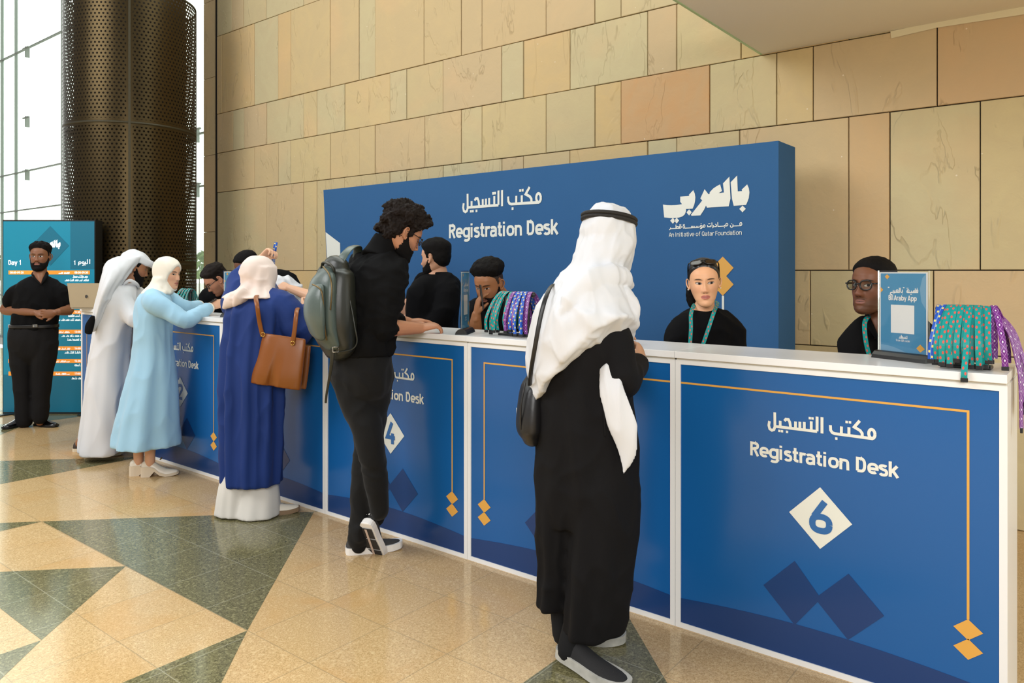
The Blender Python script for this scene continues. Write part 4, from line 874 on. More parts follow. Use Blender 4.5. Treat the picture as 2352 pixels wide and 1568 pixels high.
def navy_woman():
    d = 4.72; P = lambda x, y, dd=0.: at(x, y, d+dd)
    sk = skin_mat('light_skin', 'd9ab8c', 'b5736a')
    p = Person('woman in long navy dress and blush headscarf with a tan bag on her arm', on_floor(573, 1180), sk)
    look = RT*.55+FW*.8+UP*.05; H = Head(P(597, 636, .06), look, size=.97, fem=1); p.head = H
    s_ = RT*.88-FW*.47; fw = RT*.47+FW*.88
    p.soft.tube([P(595, 650, .04), P(590, 690, .02)], [.055, .08], 16)
    b = MB(); ff = folds_fn(11, 51, .5)
    drape(b, [(P(590, 672, .02), .07, .07, 0), (P(588, 684, .01), .16, .10, .002), (P(586, 710), .203, .14, .010), (P(584, 760), .208, .152, .016), (P(580, 820), .210, .162, .018), (P(578, 890), .216, .166, .022), (P(578, 970), .210, .160, .024), (P(577, 1050), .205, .160, .018), (P(577, 1108), .200, .158, .016)], s_, fw, ff, seg=140)
    S1 = P(650, 706, -.02); E1 = P(686, 762, -.02); W1 = rest(P(697, 714, .30), .06)
    b.tube([P(610, 692, 0), S1, mid(S1, E1, .55), E1, mid(E1, W1, .45), W1], [.09, .098, .098, .088, .072, .05], 18)
    S2 = P(540, 700, .12); E2 = P(549, 640, .26); W2 = P(600, 592, .38)
    b.tube([P(575, 690, .06), S2, mid(S2, E2), E2, mid(E2, W2, .45)], [.085, .088, .075, .066, .052], 18)
    NAVY = cloth_mat('navy_crepe', '122f6e', .75, .04, 450, .06, .05)
    p.cloth('dress', NAVY, b, .0095, 2, [wrinkles(.0045, (9, 9, 4), 22)])
    limb(p.fine, [mid(E2, W2, .3), mid(E2, W2, .7), W2], [.036, .032, .026]); hand(p.fine, W2, RT*.75+UP*.65, FW*.3-RT*.3+UP*.6, -1, (.9, .8, .4), (.5, .6), .95)
    limb(p.fine, [mid(E1, W1, .8), W1], [.027, .025]); hand(p.fine, W1, UP*.5+FW*.7+RT*.2, RT*.7-FW*.3, -1, (.6, .6, .4), (.5, .3), .95)
    H.ears = False; h = H.shell(hood(H, 0, .020), inset=-.012); g = MB(); g.add(h.v, h.f)
    drape(g, [(P(600, 612, .05), .088, .10, 0), (P(598, 640, .04), .095, .105, .003), (P(590, 660, .03), .115, .105, .006), (P(580, 675, .02), .172, .128, .008), (P(572, 684, .0), .192, .142, .004)], s_, fw, folds_fn(6, 61))
    g.tube([P(572, 672, -.05), P(546, 686, -.08), P(527, 694, -.07), P(515, 707, -.05)], [(.065, .045), (.055, .04), (.035, .028), (.012, .01)], 14)
    g.tube([P(560, 676, -.1), P(550, 684, -.125), P(540, 698, -.125), P(537, 704, -.12)], [(.05, .03), (.04, .025), (.02, .015), (.008, .006)], 12)
    p.cloth('headscarf', cloth_mat('blush_scarf', 'dccbc2', .8, .12, 420, .08, .02), g, .0075, 2, [wrinkles(.0035, (9, 9, 12), 5)])
    t = MB(); CRM = cloth_mat('cream_trouser_cloth', 'd9d4cb', .8, .1)
    drape(t, [(P(546, 1080), .085, .09, .002), (P(543, 1120), .105, .11, .005), (P(541, 1178), .118, .125, .010)], s_, fw, folds_fn(4, 3)); drape(t, [(P(598, 1080, .02), .085, .09, .002), (P(597, 1120, .0), .115, .12, .006), (P(594, 1182, -.02), .132, .145, .010)], s_, fw, folds_fn(4, 8))
    p.cloth('trousers', CRM, t, .010, 2)
    CS = mat('cream_shoe', 'e2d8c6', .5); BS = mat('tan_sole', '8d7358', .6)
    shoe(p, on_floor(560, 1184), RT*.85+FW*.5, .25, CS, BS); shoe(p, on_floor(590, 1184), RT*.92+FW*.35, .255, CS, BS)
    p.bones(([P(590, 690, .02), P(584, 780), P(578, 880)], [.08]*3), ([P(578, 880), P(555, 1020), P(548, 1165)], [.08, .06, .04]), ([P(578, 880), P(592, 1020), P(597, 1165)], [.08, .06, .04]), ([P(595, 700), S1, E1, mid(E1, W1, .9)], [.05, .05, .04, .03]), ([P(580, 700, .04), S2, E2, mid(E2, W2, .6)], [.05, .05, .04, .035]))
    p.finish()
    # tan tote hanging from the crook of her arm
    bag = thing('handbag', 'tan leather tote bag hanging from the arm of the woman in navy', 'bag', P(632, 890, -.2)); TAN = mat('tan_leather', '84490f', .38, spec=.5, var=(4, .12), bump=(90, .06, .003)); TAN2 = mat('dark_tan_lining', '5b3014', .6)
    B = lambda x, y, dd: at(x, y, d-.20+dd)
    def boxy(mb, st, p_=.45, groove=None):              # soft-cornered box: stations (centre, half width, half depth, slant of the row)
        C, R_ = spline([q[0] for q in st], [(q[1], q[2]) for q in st], 6); rs = []
        for i_, (c_, r_) in enumerate(zip(C, R_)):
            h_ = i_/(len(C)-1); rg = []
            for k_ in range(72):
                a_ = 2*math.pi*k_/72; x_ = math.copysign(abs(math.cos(a_))**p_, math.cos(a_)); y_ = math.copysign(abs(math.sin(a_))**p_, math.sin(a_))
                dp = 0
                if groove and y_ < -.8: dp = groove*math.exp(-((x_+.12+.25*h_)/.10)**2)*(.3+h_*.7)-.012*math.cos(x_*1.4)*h_
                rg.append(c_+(RT*.98-UP*.14)*(x_*r_[0])+FW*(y_*r_[1]+dp)-RT*.05*y_)
            rs.append(rg)
        return mb.rings(rs)
    b = boxy(MB(), [(B(649, 771, .06), .124, .045), (B(645, 795, .06), .134, .058), (B(639, 828, .06), .142, .066), (B(632, 862, .06), .152, .070), (B(627, 886, .06), .156, .060)], .42, .030)
    o = link('bag_body', remesh(b.mesh(), .007, 2), [TAN], bag, True)
    b2 = boxy(MB(), [(B(676, 790, .17), .080, .03), (B(672, 830, .17), .086, .045), (B(664, 888, .16), .088, .045)], .45)
    link('rear_compartment', remesh(b2.mesh(), .008, 2), [TAN], bag, True)
    ln = MB(); ln.ball(B(650, 779, .09), (.10, .05, .012), 16, Matrix.Rotation(YAW, 3, 'Z')); ln.build('opening', [TAN2], bag, True)
    def strap(name, pts):
        mb = MB(); P_, _ = spline(pts, .01, 6); v = []
        mb.tube(pts, [(.0135, .0035)]*len(pts), 10, side=RT, n=6); return mb.build(name, [TAN], bag, True)
    strap('strap', [B(603, 772, .03), B(596, 740, .01), B(591, 705, -.02), B(588, 684, .03), B(592, 676, .12), B(598, 676, .22)]); strap('strap', [B(672, 790, .0), B(677, 755, -.01), B(680, 725, -.005), B(682, 712, .04), B(684, 712, .14), B(672, 770, .2), B(664, 785, .17)])
    for x, y in ((604, 768), (672, 788)):
        c = B(x, y, -.015); MB().tube([c+RT*.012*math.cos(a)+UP*.012*math.sin(a) for a in [i*math.pi/6 for i in range(13)]], .0025, 6, n=1, cap=False).build('ring', [mat('brass', 'b8924a', .3, .9)], bag, True)
navy_woman()
def ringsv(mb, R, seg=100, n=5, ff=None, amp=None):
    # R: (left point, right point, near point, far depth factor): rings that need not be level
    A = [(a+b)/2 for a, b, *_ in R]; Cs, _ = spline(A, .01, n); Hs, _ = spline([(b-a)/2 for a, b, *_ in R], .01, n); Ns, _ = spline([r[2]-c for r, c in zip(R, A)], .01, n)
    Am, _ = spline([Vector((r[3], r[4], 0)) for r in R], .01, n); rs = []
    for i, (c, h, q, m_) in enumerate(zip(Cs, Hs, Ns, Am)):
        rg = []
        for k in range(seg):
            t = 2*math.pi*k/seg; s_ = math.sin(t); d = h*math.cos(t)+(q*s_ if s_ > 0 else Vector((q.x, q.y, q.z*.3))*s_*m_.x)
            rg.append(c+d+d.normalized()*(m_.y*ff(t, i/len(Cs)) if ff else 0))
        rs.append(rg)
    return mb.rings(rs)

def backpack_man():
    d = 4.05; P = lambda x, y, dd=0.: at(x, y, d+dd)
    sk = skin_mat('tan_skin', 'b98262', '9c6254', stub=.5)
    p = Person('man in black sweater with a grey-green backpack, leaning on the desk by number 4', on_floor(820, 1262), sk)
    fw = RT*.72+FW*.69; s_ = RT*.69-FW*.72
    look = RT*.80+FW*.42-UP*.48; H = Head(P(926, 537, .03), look, size=1.02); p.head = H
    p.soft.tube([P(908, 545, .02), P(890, 572, .01), P(872, 610)], [.056, .058, .060], 16)
    p.soft.tube([P(866, 640), P(845, 710), P(835, 815)], [(.10, .08), (.12, .09), (.12, .09)], 16, side=s_)
    b = MB()
    drape(b, [(P(886, 580, .01), .062, .062, 0), (P(880, 590, .005), .125, .085, 0), (P(868, 612), .20, .128, 0), (P(853, 650), .228, .150, .002), (P(843, 700), .215, .152, .005), (P(836, 750), .200, .146, .008), (P(833, 790), .202, .148, .010), (P(833, 812), .192, .142, .004)], s_, fw, folds_fn(6, 71), seg=120)
    S1 = P(893, 640, -.09); E1 = P(880, 752, -.14); W1 = rest(P(966, 762, .06), .030)
    b.tube([P(872, 612, -.02), S1, mid(S1, E1, .5), E1-RT*.0, E1+(W1-E1)*.12], [.09, .098, .086, .070, .058], 18)
    S2 = P(835, 622, .22); E2 = rest(P(880, 735, .35), .075); W2 = rest(P(940, 765, .42), .04); b.tube([P(862, 608, .06), S2, E2, mid(E2, W2)], [.08, .088, .066, .054], 16)
    for k in range(3): b.tube([E1+(W1-E1)*(.10+.03*k)+UP*.05+FW*.02, E1+(W1-E1)*(.06+.03*k)-UP*.045-FW*.03], [(.030, .022), (.030, .022)], 10, side=W1-E1)
    p.cloth('sweater', KNIT, b, .010, 2, [wrinkles(.008, (7, 7, 9), 31), wrinkles(.004, (13, 13, 18), 33)])
    c = MB(); drape(c, [(P(889, 548, .01), .074, .072, 0), (P(884, 560, .01), .080, .078, .001), (P(877, 576, .01), .092, .084, .002), (P(870, 596, .01), .125, .10, .002)], RT*.62-FW*.70+UP*.0, (fw*.85-UP*.42).normalized(), folds_fn(4, 2)); p.cloth('collar', KNIT, c, .008, 1)
    limb(p.fine, [E1, mid(E1, W1, .3), mid(E1, W1, .7), W1], [.047, .045, .036, .029]); hand(p.fine, W1, RT*.88+FW*.42+UP*.16, UP*.95-FW*.25, -1, (.50, .55, .35), (.45, .15), 1.04)
    limb(p.fine, [mid(E2, W2, .5), W2], [.035, .028]); hand(p.fine, W2, RT*.8+FW*.5+UP*.06, UP, 1, (.25, .3, .2), (.5, .1), 1.04)
    t = MB()
    drape(t, [(P(833, 806), .178, .132, 0), (P(833, 830), .180, .142, .002), (P(832, 868), .182, .148, .003), (P(832, 900), .16, .12, .002), (P(834, 925), .09, .07, 0)], s_, fw, folds_fn(7, 5))
    limb(t, [P(858, 860, .0), P(850, 940, .01), P(846, 1010, .02), P(834, 1110, .01), P(826, 1200, 0), P(823, 1240, 0)], [.112, .098, .078, .064, .055, .056], 18)
    limb(t, [P(805, 855, -.02), P(826, 930, -.04), P(846, 1000, -.08), P(862, 1090, -.07), P(871, 1172, -.04)], [.112, .098, .078, .064, .052], 18)
    for k in range(3): t.tube([P(803, 1208+k*13, -.02), P(824, 1214+k*13, -.062), P(844, 1206+k*13, -.01)], [(.016, .010)]*3, 8)
    p.cloth('trousers', cloth_mat('black_trousers', '0b0b0b', .85, .06), t, .010, 2, [wrinkles(.0035, (8, 8, 9), 41)])
    GR = mat('grey_mesh', '3c3a39', .8, bump=(300, .2)); WS = mat('white_rubber', 'ece9e4', .5); DK = mat('dark_rubber', '2e2c2b', .7)
    shoe(p, on_floor(795, 1271), RT*.95+FW*.30, .30, GR, WS, sole_t=.036)
    q, T = shoe(p, on_floor(862, 1272)-(FW*.93+RT*.36)*.216+UP*.004, FW*.93+RT*.36, .30, GR, WS, pitch=1.08, sole_t=.034)
    tr = MB()
    for s0, s1 in ((.10, .34), (.36, .6), (.62, .9)):
        rs = [[T((sx*lerp_tab([(a_, b_) for a_, b_, *_ in SHOE], t_)[0]*.92, t_*.30, -.004)) for sx in (-1, 1)] for t_ in [s0+(s1-s0)*i/6 for i in range(7)]]
        tr.rings(rs, cap=False, close=False)
    tr.build('tread', [DK], q); st = MB(); st.rings([[T((-.006+x_, t_*.3, -.0055)) for x_ in (-.007, .007)] for t_ in (.12, .3, .5, .7, .88)], cap=False, close=False); st.build('pale_strip', [mat('pale_rubber', 'cdb9ad', .6)], q)
    sp_ = MB()
    for k in range(3): sp_.add([T((.015-.016*k, -.008, .055)), T((.006-.016*k, -.008, .055)), T((.002-.016*k, -.007, .085-.010*k)), T((.010-.016*k, -.007, .085-.010*k))], [(0, 1, 2, 3)])
    sp_.build('white_stripe', [WS], q)
    a = T((0, .06, .10)); sock(p, SOCK, [P(870, 1150, -.05), a], [.045, .042]); sock(p, SOCK, [P(828, 1210), P(824, 1252)], [.045, .042])
    p.bones(([P(833, 820), P(855, 870, .0), P(846, 1010, .02), P(824, 1225)], [.09, .07, .04, .03]), ([P(833, 820), P(810, 870, -.02), P(846, 1000, -.08), P(870, 1160, -.04)], [.09, .07, .04, .03]), ([P(868, 640), S1, E1], [.05, .06, .04]), ([P(862, 640, .06), S2, E2, mid(E2, W2, .6)], [.05, .06, .045, .035]))
    hl = [(0, .070), (.6, .058), (.9, .035), (1.1, .005), (1.22, -.018), (1.40, -.018), (1.48, .022), (1.75, .024), (1.9, -.035), (2.4, -.075), (3.15, -.095)]
    hr = H.shell(hair_fn(.052, .030, hl, .012), .030, 34, 5); p.cloth('hair', HAIR2, hr, .005, 1, [lambda q: .009*noise.noise(q*62)+.007*noise.noise(q*115)])
    p.part('beard', [HAIR], H.shell(beard_fn(.008, 1.5), .0025, 110, 4))
    glasses(p, H, GLASSRIM, mat('smoked_lens', '1c1a1a', .1, alpha=.5), round_=.75)
    p.finish()
    # backpack slung on the left shoulder
    bp = thing('backpack', 'grey-green leather backpack slung on the back of the man in black sweater', 'backpack', P(745, 800, -.1))
    SAGE = mat('sage_leather', '4b5853', .36, spec=.55, var=(3, .15), bump=(70, .08, .004)); DARK = mat('dark_olive_leather', '23251f', .38, spec=.5, bump=(70, .08, .004)); ZIP = mat('brass_zip', '6b5a3c', .35, .8)
    B = lambda x, y, dd=0.: at(x, y, d-.16+dd)
    ax = RT*.80+FW*.60
    m1 = MB(); m1.tube([B(772, 612, .03), B(770, 630, .03), B(766, 690, .02), B(768, 750, .02), B(778, 795, .02)], [(.060, .10), (.088, .14), (.105, .155), (.108, .155), (.075, .13)], 28, side=ax, n=5)
    body = link('main_compartment', remesh(m1.mesh(), .008, 2), [DARK], bp, True)
    m2 = MB(); m2.tube([B(748, 625, -.03), B(742, 650, -.045), B(738, 700, -.05), B(742, 750, -.04), B(757, 792, -.02)], [(.030, .085), (.050, .125), (.055, .135), (.055, .13), (.03, .11)], 28, side=ax, n=5)
    link('front_panel', remesh(m2.mesh(), .007, 2), [SAGE], bp, True)
    m3 = MB(); m3.tube([B(727, 662, -.10), B(722, 690, -.115), B(722, 730, -.115), B(728, 766, -.09)], [(.022, .085), (.034, .105), (.035, .11), (.025, .095)], 26, side=ax, n=5)
    link('pocket', remesh(m3.mesh(), .007, 2), [SAGE], bp, True)
    for nm, pts in (('zip', [(742, 612, -.12), (757, 632, -.165), (762, 665, -.18), (759, 710, -.18)]), ('zip', [(718, 653, -.16), (736, 664, -.19), (742, 690, -.195), (745, 740, -.18), (750, 780, -.15)])):
        z = MB(); z.tube([B(*q_) for q_ in pts], .004, 8, n=5); z.build(nm, [ZIP], bp, True)
    h_ = MB(); h_.tube([B(740, 612, -.02), B(744, 603, -.05), B(756, 606, -.09), B(766, 616, -.10), B(768, 624, -.09)], [(.016, .006)]*5, 10, side=FW, n=5); h_.build('handle', [DARK], bp, True)
    s1 = MB(); s1.tube([B(772, 625, .0), B(782, 600, -.01), B(796, 578, .02), B(812, 566, .10), B(822, 572, .22), B(815, 620, .34), B(800, 700, .34)], [(.026, .006)]*7, 10, side=RT*.9-FW*.3, n=6); s1.build('strap', [SAGE], bp, True)
    s2 = MB(); s2.tube([B(776, 632, -.02), B(795, 655, -.065), B(806, 700, -.085), B(815, 750, -.10), B(820, 785, -.095), B(808, 802, -.09), B(780, 808, -.08)], [.004]*7, 8, n=6); s2.build('cord', [DARK], bp, True)
    s3 = MB(); s3.tube([B(764, 800, -.08), B(762, 830, -.07), B(756, 870, -.03), B(750, 905, .0), B(748, 925, .02)], [(.012, .003), (.010, .003), (.007, .002), (.006, .002), (.006, .002)], 8, side=RT, n=5); s3.build('loose_strap', [DARK], bp, True)
    bk = MB(); c0 = B(771, 803, -.11); bk.tube([c0+RT*x_+UP*z_ for x_, z_ in ((-.014, -.012), (.014, -.012), (.014, .014), (-.014, .014), (-.014, -.012))], .003, 8, n=1, cap=False); bk.build('buckle', [mat('steel', 'b5b2aa', .25, .9)], bp, True)
backpack_man()

def black_robe_man():
    d = 2.98; P = lambda x, y, dd=0.: at(x, y, d+dd)
    sk = skin_mat('tan_skin_2', 'c39474', '9c6254', stub=.4)
    p = Person('person in black robe and white headdress with black cord at desk 5', on_floor(1350, 1490), sk)
    fw = RT*.60+FW*.80; s_ = RT*.80-FW*.60
    H = Head(P(1400, 548, .03), RT*.60+FW*.78-UP*.10, size=1.0); p.head = H
    H.ears = False; p.soft.tube([P(1392, 570, .03), P(1372, 625, .02), P(1355, 680, 0)], [.06, .063, .10], 16)
    p.soft.tube([P(1350, 720), P(1345, 800), P(1345, 960)], [(.10, .08), (.12, .1), (.12, .1)], 16, side=s_)
    b = MB()
    drape(b, [(P(1366, 640, .01), .07, .065, 0), (P(1356, 668), .12, .09, 0), (P(1350, 705), .165, .12, .002), (P(1344, 780), .185, .142, .004), (P(1340, 870), .198, .152, .006), (P(1343, 960), .200, .165, .008), (P(1347, 1060), .203, .168, .010), (P(1348, 1140), .200, .165, .012), (P(1350, 1200), .188, .15, .012)], s_, fw, folds_fn(6, 81), seg=120)
    # two wide legs of the robe
    drape(b, [(P(1385, 1040, -.03), .125, .15, .004), (P(1386, 1130, -.04), .130, .155, .010), (P(1382, 1230, -.05), .132, .150, .016), (P(1374, 1340, -.05), .124, .140, .018), (P(1362, 1446, -.04), .112, .135, .016)], s_, fw, folds_fn(4, 82, .3), seg=110)
    drape(b, [(P(1305, 1040, .05), .115, .15, .004), (P(1302, 1130, .06), .112, .150, .008), (P(1298, 1260, .07), .105, .145, .012), (P(1288, 1380, .08), .090, .135, .012)], s_, fw, folds_fn(4, 85, .3), seg=100)
    S1 = P(1398, 762, -.07); E1 = P(1426, 872, -.13); W1 = P(1468, 836, .10)
    b.tube([P(1366, 712, -.02), S1, mid(S1, E1, .5), E1, mid(E1, W1, .5), mid(E1, W1, .96)], [.085, .080, .075, .070, .058, .043], 20)
    S2 = P(1300, 705, .16); E2 = P(1345, 815, .28); W2 = rest(P(1396, 800, .48), .055); b.tube([P(1335, 690, .05), S2, E2, W2], [.09, .085, .068, .045], 16)
    BLK = cloth_mat('black_robe_cloth', '0b0a0c', .82, .0, 380, .1, .1, spec=.2)
    p.cloth('robe', BLK, b, .0095, 2, [wrinkles(.006, (4.5, 4.5, 2.0), 51), wrinkles(.003, (8, 8, 6), 52)])
    pk = MB(); pk.tube([P(1387, 918, -.185), P(1388, 960, -.19), P(1390, 1000, -.195)], [(.003, .003)]*3, 8); p.part('pocket_edge', [BLK], pk)
    limb(p.fine, [mid(E1, W1, .85), W1], [.03, .027]); hand(p.fine, W1, RT*.15+UP*.45+FW*.55, RT*.75-FW*.55+UP*.1, -1, (.9, 1.0, .6), (.4, .6), 1.02)
    limb(p.fine, [mid(E2, W2, .85), W2], [.03, .027]); hand(p.fine, W2, RT*.7+FW*.5, UP, 1, (.25, .3, .2), (.4, .1), 1.0)
    wt = MB(); ax = (W1-E1).normalized(); o_ = ax.orthogonal().normalized(); o2 = ax.cross(o_); wt.tube([W1-ax*.012+o_*.034*math.cos(a)+o2*.030*math.sin(a) for a in [i*math.pi/12 for i in range(25)]], [(.008, .003)]*25, 8, side=ax, n=1, cap=False); p.part('watch', [mat('watch_steel', 'b9b2a4', .25, .9)], wt)
    # white headdress: over the skull, down the back, wrapped round the shoulders
    g = MB(); hs = H.shell(lambda v, th: .017+.012*ss(v.y, .04, .09)+.012*ss(-v.z, .0, .06)); g.add(hs.v, hs.f); Q = lambda x, y, dd: at(x, y, d+dd)
    ringsv(g, [(Q(1342, 515, .04), Q(1455, 522, .04), Q(1398, 522, -.08), 1, .0), (Q(1327, 560, .03), Q(1460, 566, .04), Q(1395, 566, -.11), 1, .003), (Q(1305, 612, .02), Q(1436, 616, .03), Q(1372, 616, -.13), 1, .006), (Q(1272, 655, .01), Q(1444, 660, .02), Q(1358, 660, -.185), 1, .008),
               (Q(1238, 705, .0), Q(1454, 694, .02), Q(1352, 700, -.215), .9, .010), (Q(1220, 770, .0), Q(1457, 730, .03), Q(1362, 728, -.245), .9, .012), (Q(1217, 850, .0), Q(1457, 762, .04), Q(1372, 742, -.250), .9, .014), (Q(1232, 930, .0), Q(1455, 790, .05), Q(1380, 750, -.252), .9, .014)], ff=folds_fn(5, 91, .3))
    g.tube([Q(1448, 655, .0), Q(1424, 632, -.10), Q(1370, 640, -.165), Q(1318, 682, -.19), Q(1284, 728, -.19)], [(.022, .018), (.035, .022), (.046, .022), (.036, .018), (.008, .008)], 16, n=6)
    g.tube([Q(1436, 670, -.08), Q(1452, 705, -.08), Q(1452, 742, -.07)], [(.02, .02), (.028, .022), (.016, .016)], 14)
    p.cloth('headdress', GHUTRA, g, .0075, 2, [wrinkles(.006, (8, 8, 4), 61), wrinkles(.003, (16, 16, 8), 62)])
    tl = MB(); tl.tube([Q(1392, 845, -.165), Q(1407, 900, -.195), Q(1426, 960, -.205), Q(1438, 1030, -.20), Q(1432, 1088, -.195)], [(.03, .014), (.046, .016), (.052, .016), (.036, .013), (.004, .004)], 16, side=RT*.95-FW*.3, n=6); p.cloth('headdress_tail', GHUTRA, tl, .006, 1, [wrinkles(.006, (14, 14, 4), 63)])
    ag = MB()
    for k in range(2):
        pts = [H.w((.100*math.sin(a), -.010+.122*math.cos(a), .068+.014*k-.006*math.cos(a))) for a in [i*math.pi/16 for i in range(33)]]; ag.tube(pts, .0085, 10, n=1, cap=False)
    p.part('head_cord', [mat('black_cord', '17130f', .7, bump=(200, .3))], ag)
    KN = mat('black_knit_shoe', '1b1a1b', .85, bump=(260, .3)); MS = mat('grey_marbled_sole', 'b4b2aa', .35, var=(22, .45))
    shoe(p, on_floor(1284, 1516), RT*.74-FW*.67, .32, KN, MS, pitch=.12, sole_t=.038); shoe(p, on_floor(1274, 1466), RT*.9-FW*.1, .29, KN, MS, sole_t=.034)
    sock(p, SOCK, [P(1308, 1492, -.07), P(1330, 1410, -.04)], [.048, .052]); sock(p, SOCK, [P(1294, 1455, .05), P(1290, 1380, .07)], [.045, .05])
    p.bones(([P(1345, 960), P(1380, 1130, -.04), P(1345, 1430, -.04)], [.10, .08, .04]), ([P(1345, 960), P(1295, 1130, .06), P(1292, 1390, .07)], [.10, .08, .04]), ([P(1352, 720), S1, E1, mid(E1, W1, .9)], [.06, .06, .045, .03]), ([P(1340, 720, .05), S2, E2, mid(E2, W2, .9)], [.06, .06, .045, .03]))
    p.finish()
    bg_ = thing('shoulder_bag', 'black shoulder bag hanging on the left side of the person in black robe', 'bag', P(1218, 1003, .05)); LB = mat('black_bag_leather', '19191b', .4, spec=.5, bump=(60, .1, .004))
    m_ = MB(); m_.tube([P(1228, 868, .10), P(1226, 890, .10), P(1222, 940, .09), P(1220, 980, .09), P(1222, 998, .09)], [(.035, .07), (.055, .11), (.062, .125), (.062, .125), (.045, .10)], 26, side=RT, n=5); bb = link('bag_body', remesh(m_.mesh(), .007, 2), [LB], bg_, True)
    pp = MB(); pp.tube([P(1206, 880, .0), P(1197, 930, -.01), P(1196, 985, .0)], [.004]*3, 8, n=5); pp.build('piping', [LB], bb, True)
    st = MB(); st.tube([P(1217, 885, .0), P(1220, 850, -.10), P(1230, 790, -.155), P(1241, 730, -.16), P(1253, 685, -.14), P(1268, 655, -.06), P(1290, 650, .06)], [(.0085, .002)]*7, 10, side=RT*.98+UP*.1, n=7); st.build('strap', [LB], bg_, True)
black_robe_man()

# ------------------------------------------------------------------ staff behind the desk
def torso(p, m, st, s_, fw, arms, seed, name='shirt', fold=.005):
    b = MB(); p.bones(([st[0][0], st[2][0], st[-1][0]], [.055, .08, .08])); [p.bones(([st[2][0]]+list(pts), [.05, .05]+[.042]*(len(pts)-1))) for pts, r_ in arms]; drape(b, st, s_, fw, folds_fn(6, seed), seg=100)
    for pts, rad in arms: b.tube(pts, rad, 16)
    return p.cloth(name, m, b, .0105, 2, [wrinkles(fold, (8, 8, 8), seed)])
def legs(p, m, c, s_, top):                            # standing or perched legs below the desk top
    b = MB(); z = Vector((0, 0, 1))
    for k in (-1, 1):
        h = Vector((c.x, c.y, top))+s_*.10*k; f = Vector((c.x, c.y, .07))+s_*.12*k; b.tube([h, mid(h, f, .5), f], [.115, .085, .065], 14)
    p.cloth('trousers', m, b, .014, 2)
    LE = mat('polished_black_shoe', '0b0b0c', .18, coat=.4); SO = mat('black_sole', '0d0d0d', .5); fwd = s_.cross(UP)*-1
    for k in (-1, 1): shoe(p, Vector((c.x, c.y, 0))+s_*.12*k-fwd*.08, fwd, .28, LE, SO, sole_t=.018)
def lanyard_neck(p, pts, m, name='lanyard'):
    return ribbon(name, pts, .0095, m, p.root)
def ribbon(name, pts, hw, m, parent=None, across=None, n=8, th=.0012):
    P_, _ = spline(pts, .01, n); vs = []; fs = []; uv = []; ln = 0; prev = None
    for i, q in enumerate(P_):
        t = (P_[min(i+1, len(P_)-1)]-P_[max(i-1, 0)]).normalized(); a = Vector(across[0]).lerp(Vector(across[1]), i/(len(P_)-1)) if across else RT
        a = (a-t*a.dot(t)).normalized(); b = t.cross(a); ln += (q-P_[i-1]).length if i else 0
        vs += [q-a*hw+b*th, q+a*hw+b*th, q+a*hw-b*th, q-a*hw-b*th]; uv += [(0, ln), (1, ln), (1, ln), (0, ln)]
    for i in range(len(P_)-1):
        for k in range(4): k2 = (k+1) % 4; fs.append((i*4+k, i*4+k2, i*4+4+k2, i*4+4+k))
    fs += [(3, 2, 1, 0), tuple(len(vs)-4+k for k in range(4))]
    o = mesh_obj(name, vs, fs, [m], parent); l = o.data.uv_layers.new(name='band'); fl = []
    for lp in o.data.loops: fl += uv[lp.vertex_index]
    l.data.foreach_set('uv', fl); return o
def band_mat(name, base, mark, kind):
    m = bpy.data.materials.new(name); m.use_nodes = True; n = N(m); uv = n.new('UVMap'); uv.uv_map = 'band'; u, v, _ = n.xyz(uv.outputs[0])
    w_ = n.m('DIVIDE', v, .019)
    if kind == 'dots':
        k = n.m('FLOOR', w_); fy = n.m('SUBTRACT', n.m('FRACT', w_), .5); off = n.m('ADD', .3, n.m('MULTIPLY', n.m('MODULO', k, 2), .4))
        d = n.m('ADD', n.m('POWER', n.m('DIVIDE', n.m('SUBTRACT', u, off), .17), 2), n.m('POWER', n.m('DIVIDE', fy, .30), 2)); c = n.mix(n.m('LESS_THAN', d, 1), base, mark)
    elif kind == 'dash':
        k = n.m('FLOOR', w_); off = n.m('ADD', .25, n.m('MULTIPLY', n.m('MODULO', k, 2), .5)); fy = n.m('SUBTRACT', n.m('FRACT', w_), .5)
        a = n.m('MULTIPLY', n.m('LESS_THAN', n.m('ABSOLUTE', n.m('SUBTRACT', u, off)), .16), n.m('LESS_THAN', n.m('ABSOLUTE', fy), .22)); c = n.mix(a, base, mark)
        l = n.m('LESS_THAN', n.m('ABSOLUTE', n.m('SUBTRACT', u, .5)), .05); c = n.mix(n.m('MULTIPLY', l, .7), c, '8fb6df')
    else:
        fy = n.m('ABSOLUTE', n.m('SUBTRACT', n.m('FRACT', n.m('MULTIPLY', w_, .6)), .5)); d = n.m('ABSOLUTE', n.m('SUBTRACT', n.m('ABSOLUTE', n.m('SUBTRACT', u, .5)), fy)); c = n.mix(n.m('MULTIPLY', n.m('LESS_THAN', d, .05), .7), base, mark)
        e = n.m('ADD', n.m('ABSOLUTE', n.m('MULTIPLY', n.m('SUBTRACT', u, .5), 1.)), n.m('MULTIPLY', n.m('SUBTRACT', .5, fy), .8)); c = n.mix(n.m('LESS_THAN', e, .13), c, 'f3eef2')
    n.put(n.b.inputs['Base Color'], c); n.b.inputs['Roughness'].default_value = .42; n.b.inputs['Specular IOR Level'].default_value = .35; return m
TEALB = band_mat('teal_ribbon', '0f8f8c', 'd85548', 'dots'); BLUEB = band_mat('blue_ribbon', '1c4fb0', 'e8cf6a', 'dash'); PURPB = band_mat('purple_ribbon', '6d2a80', 'b98ac4', 'lozenge')

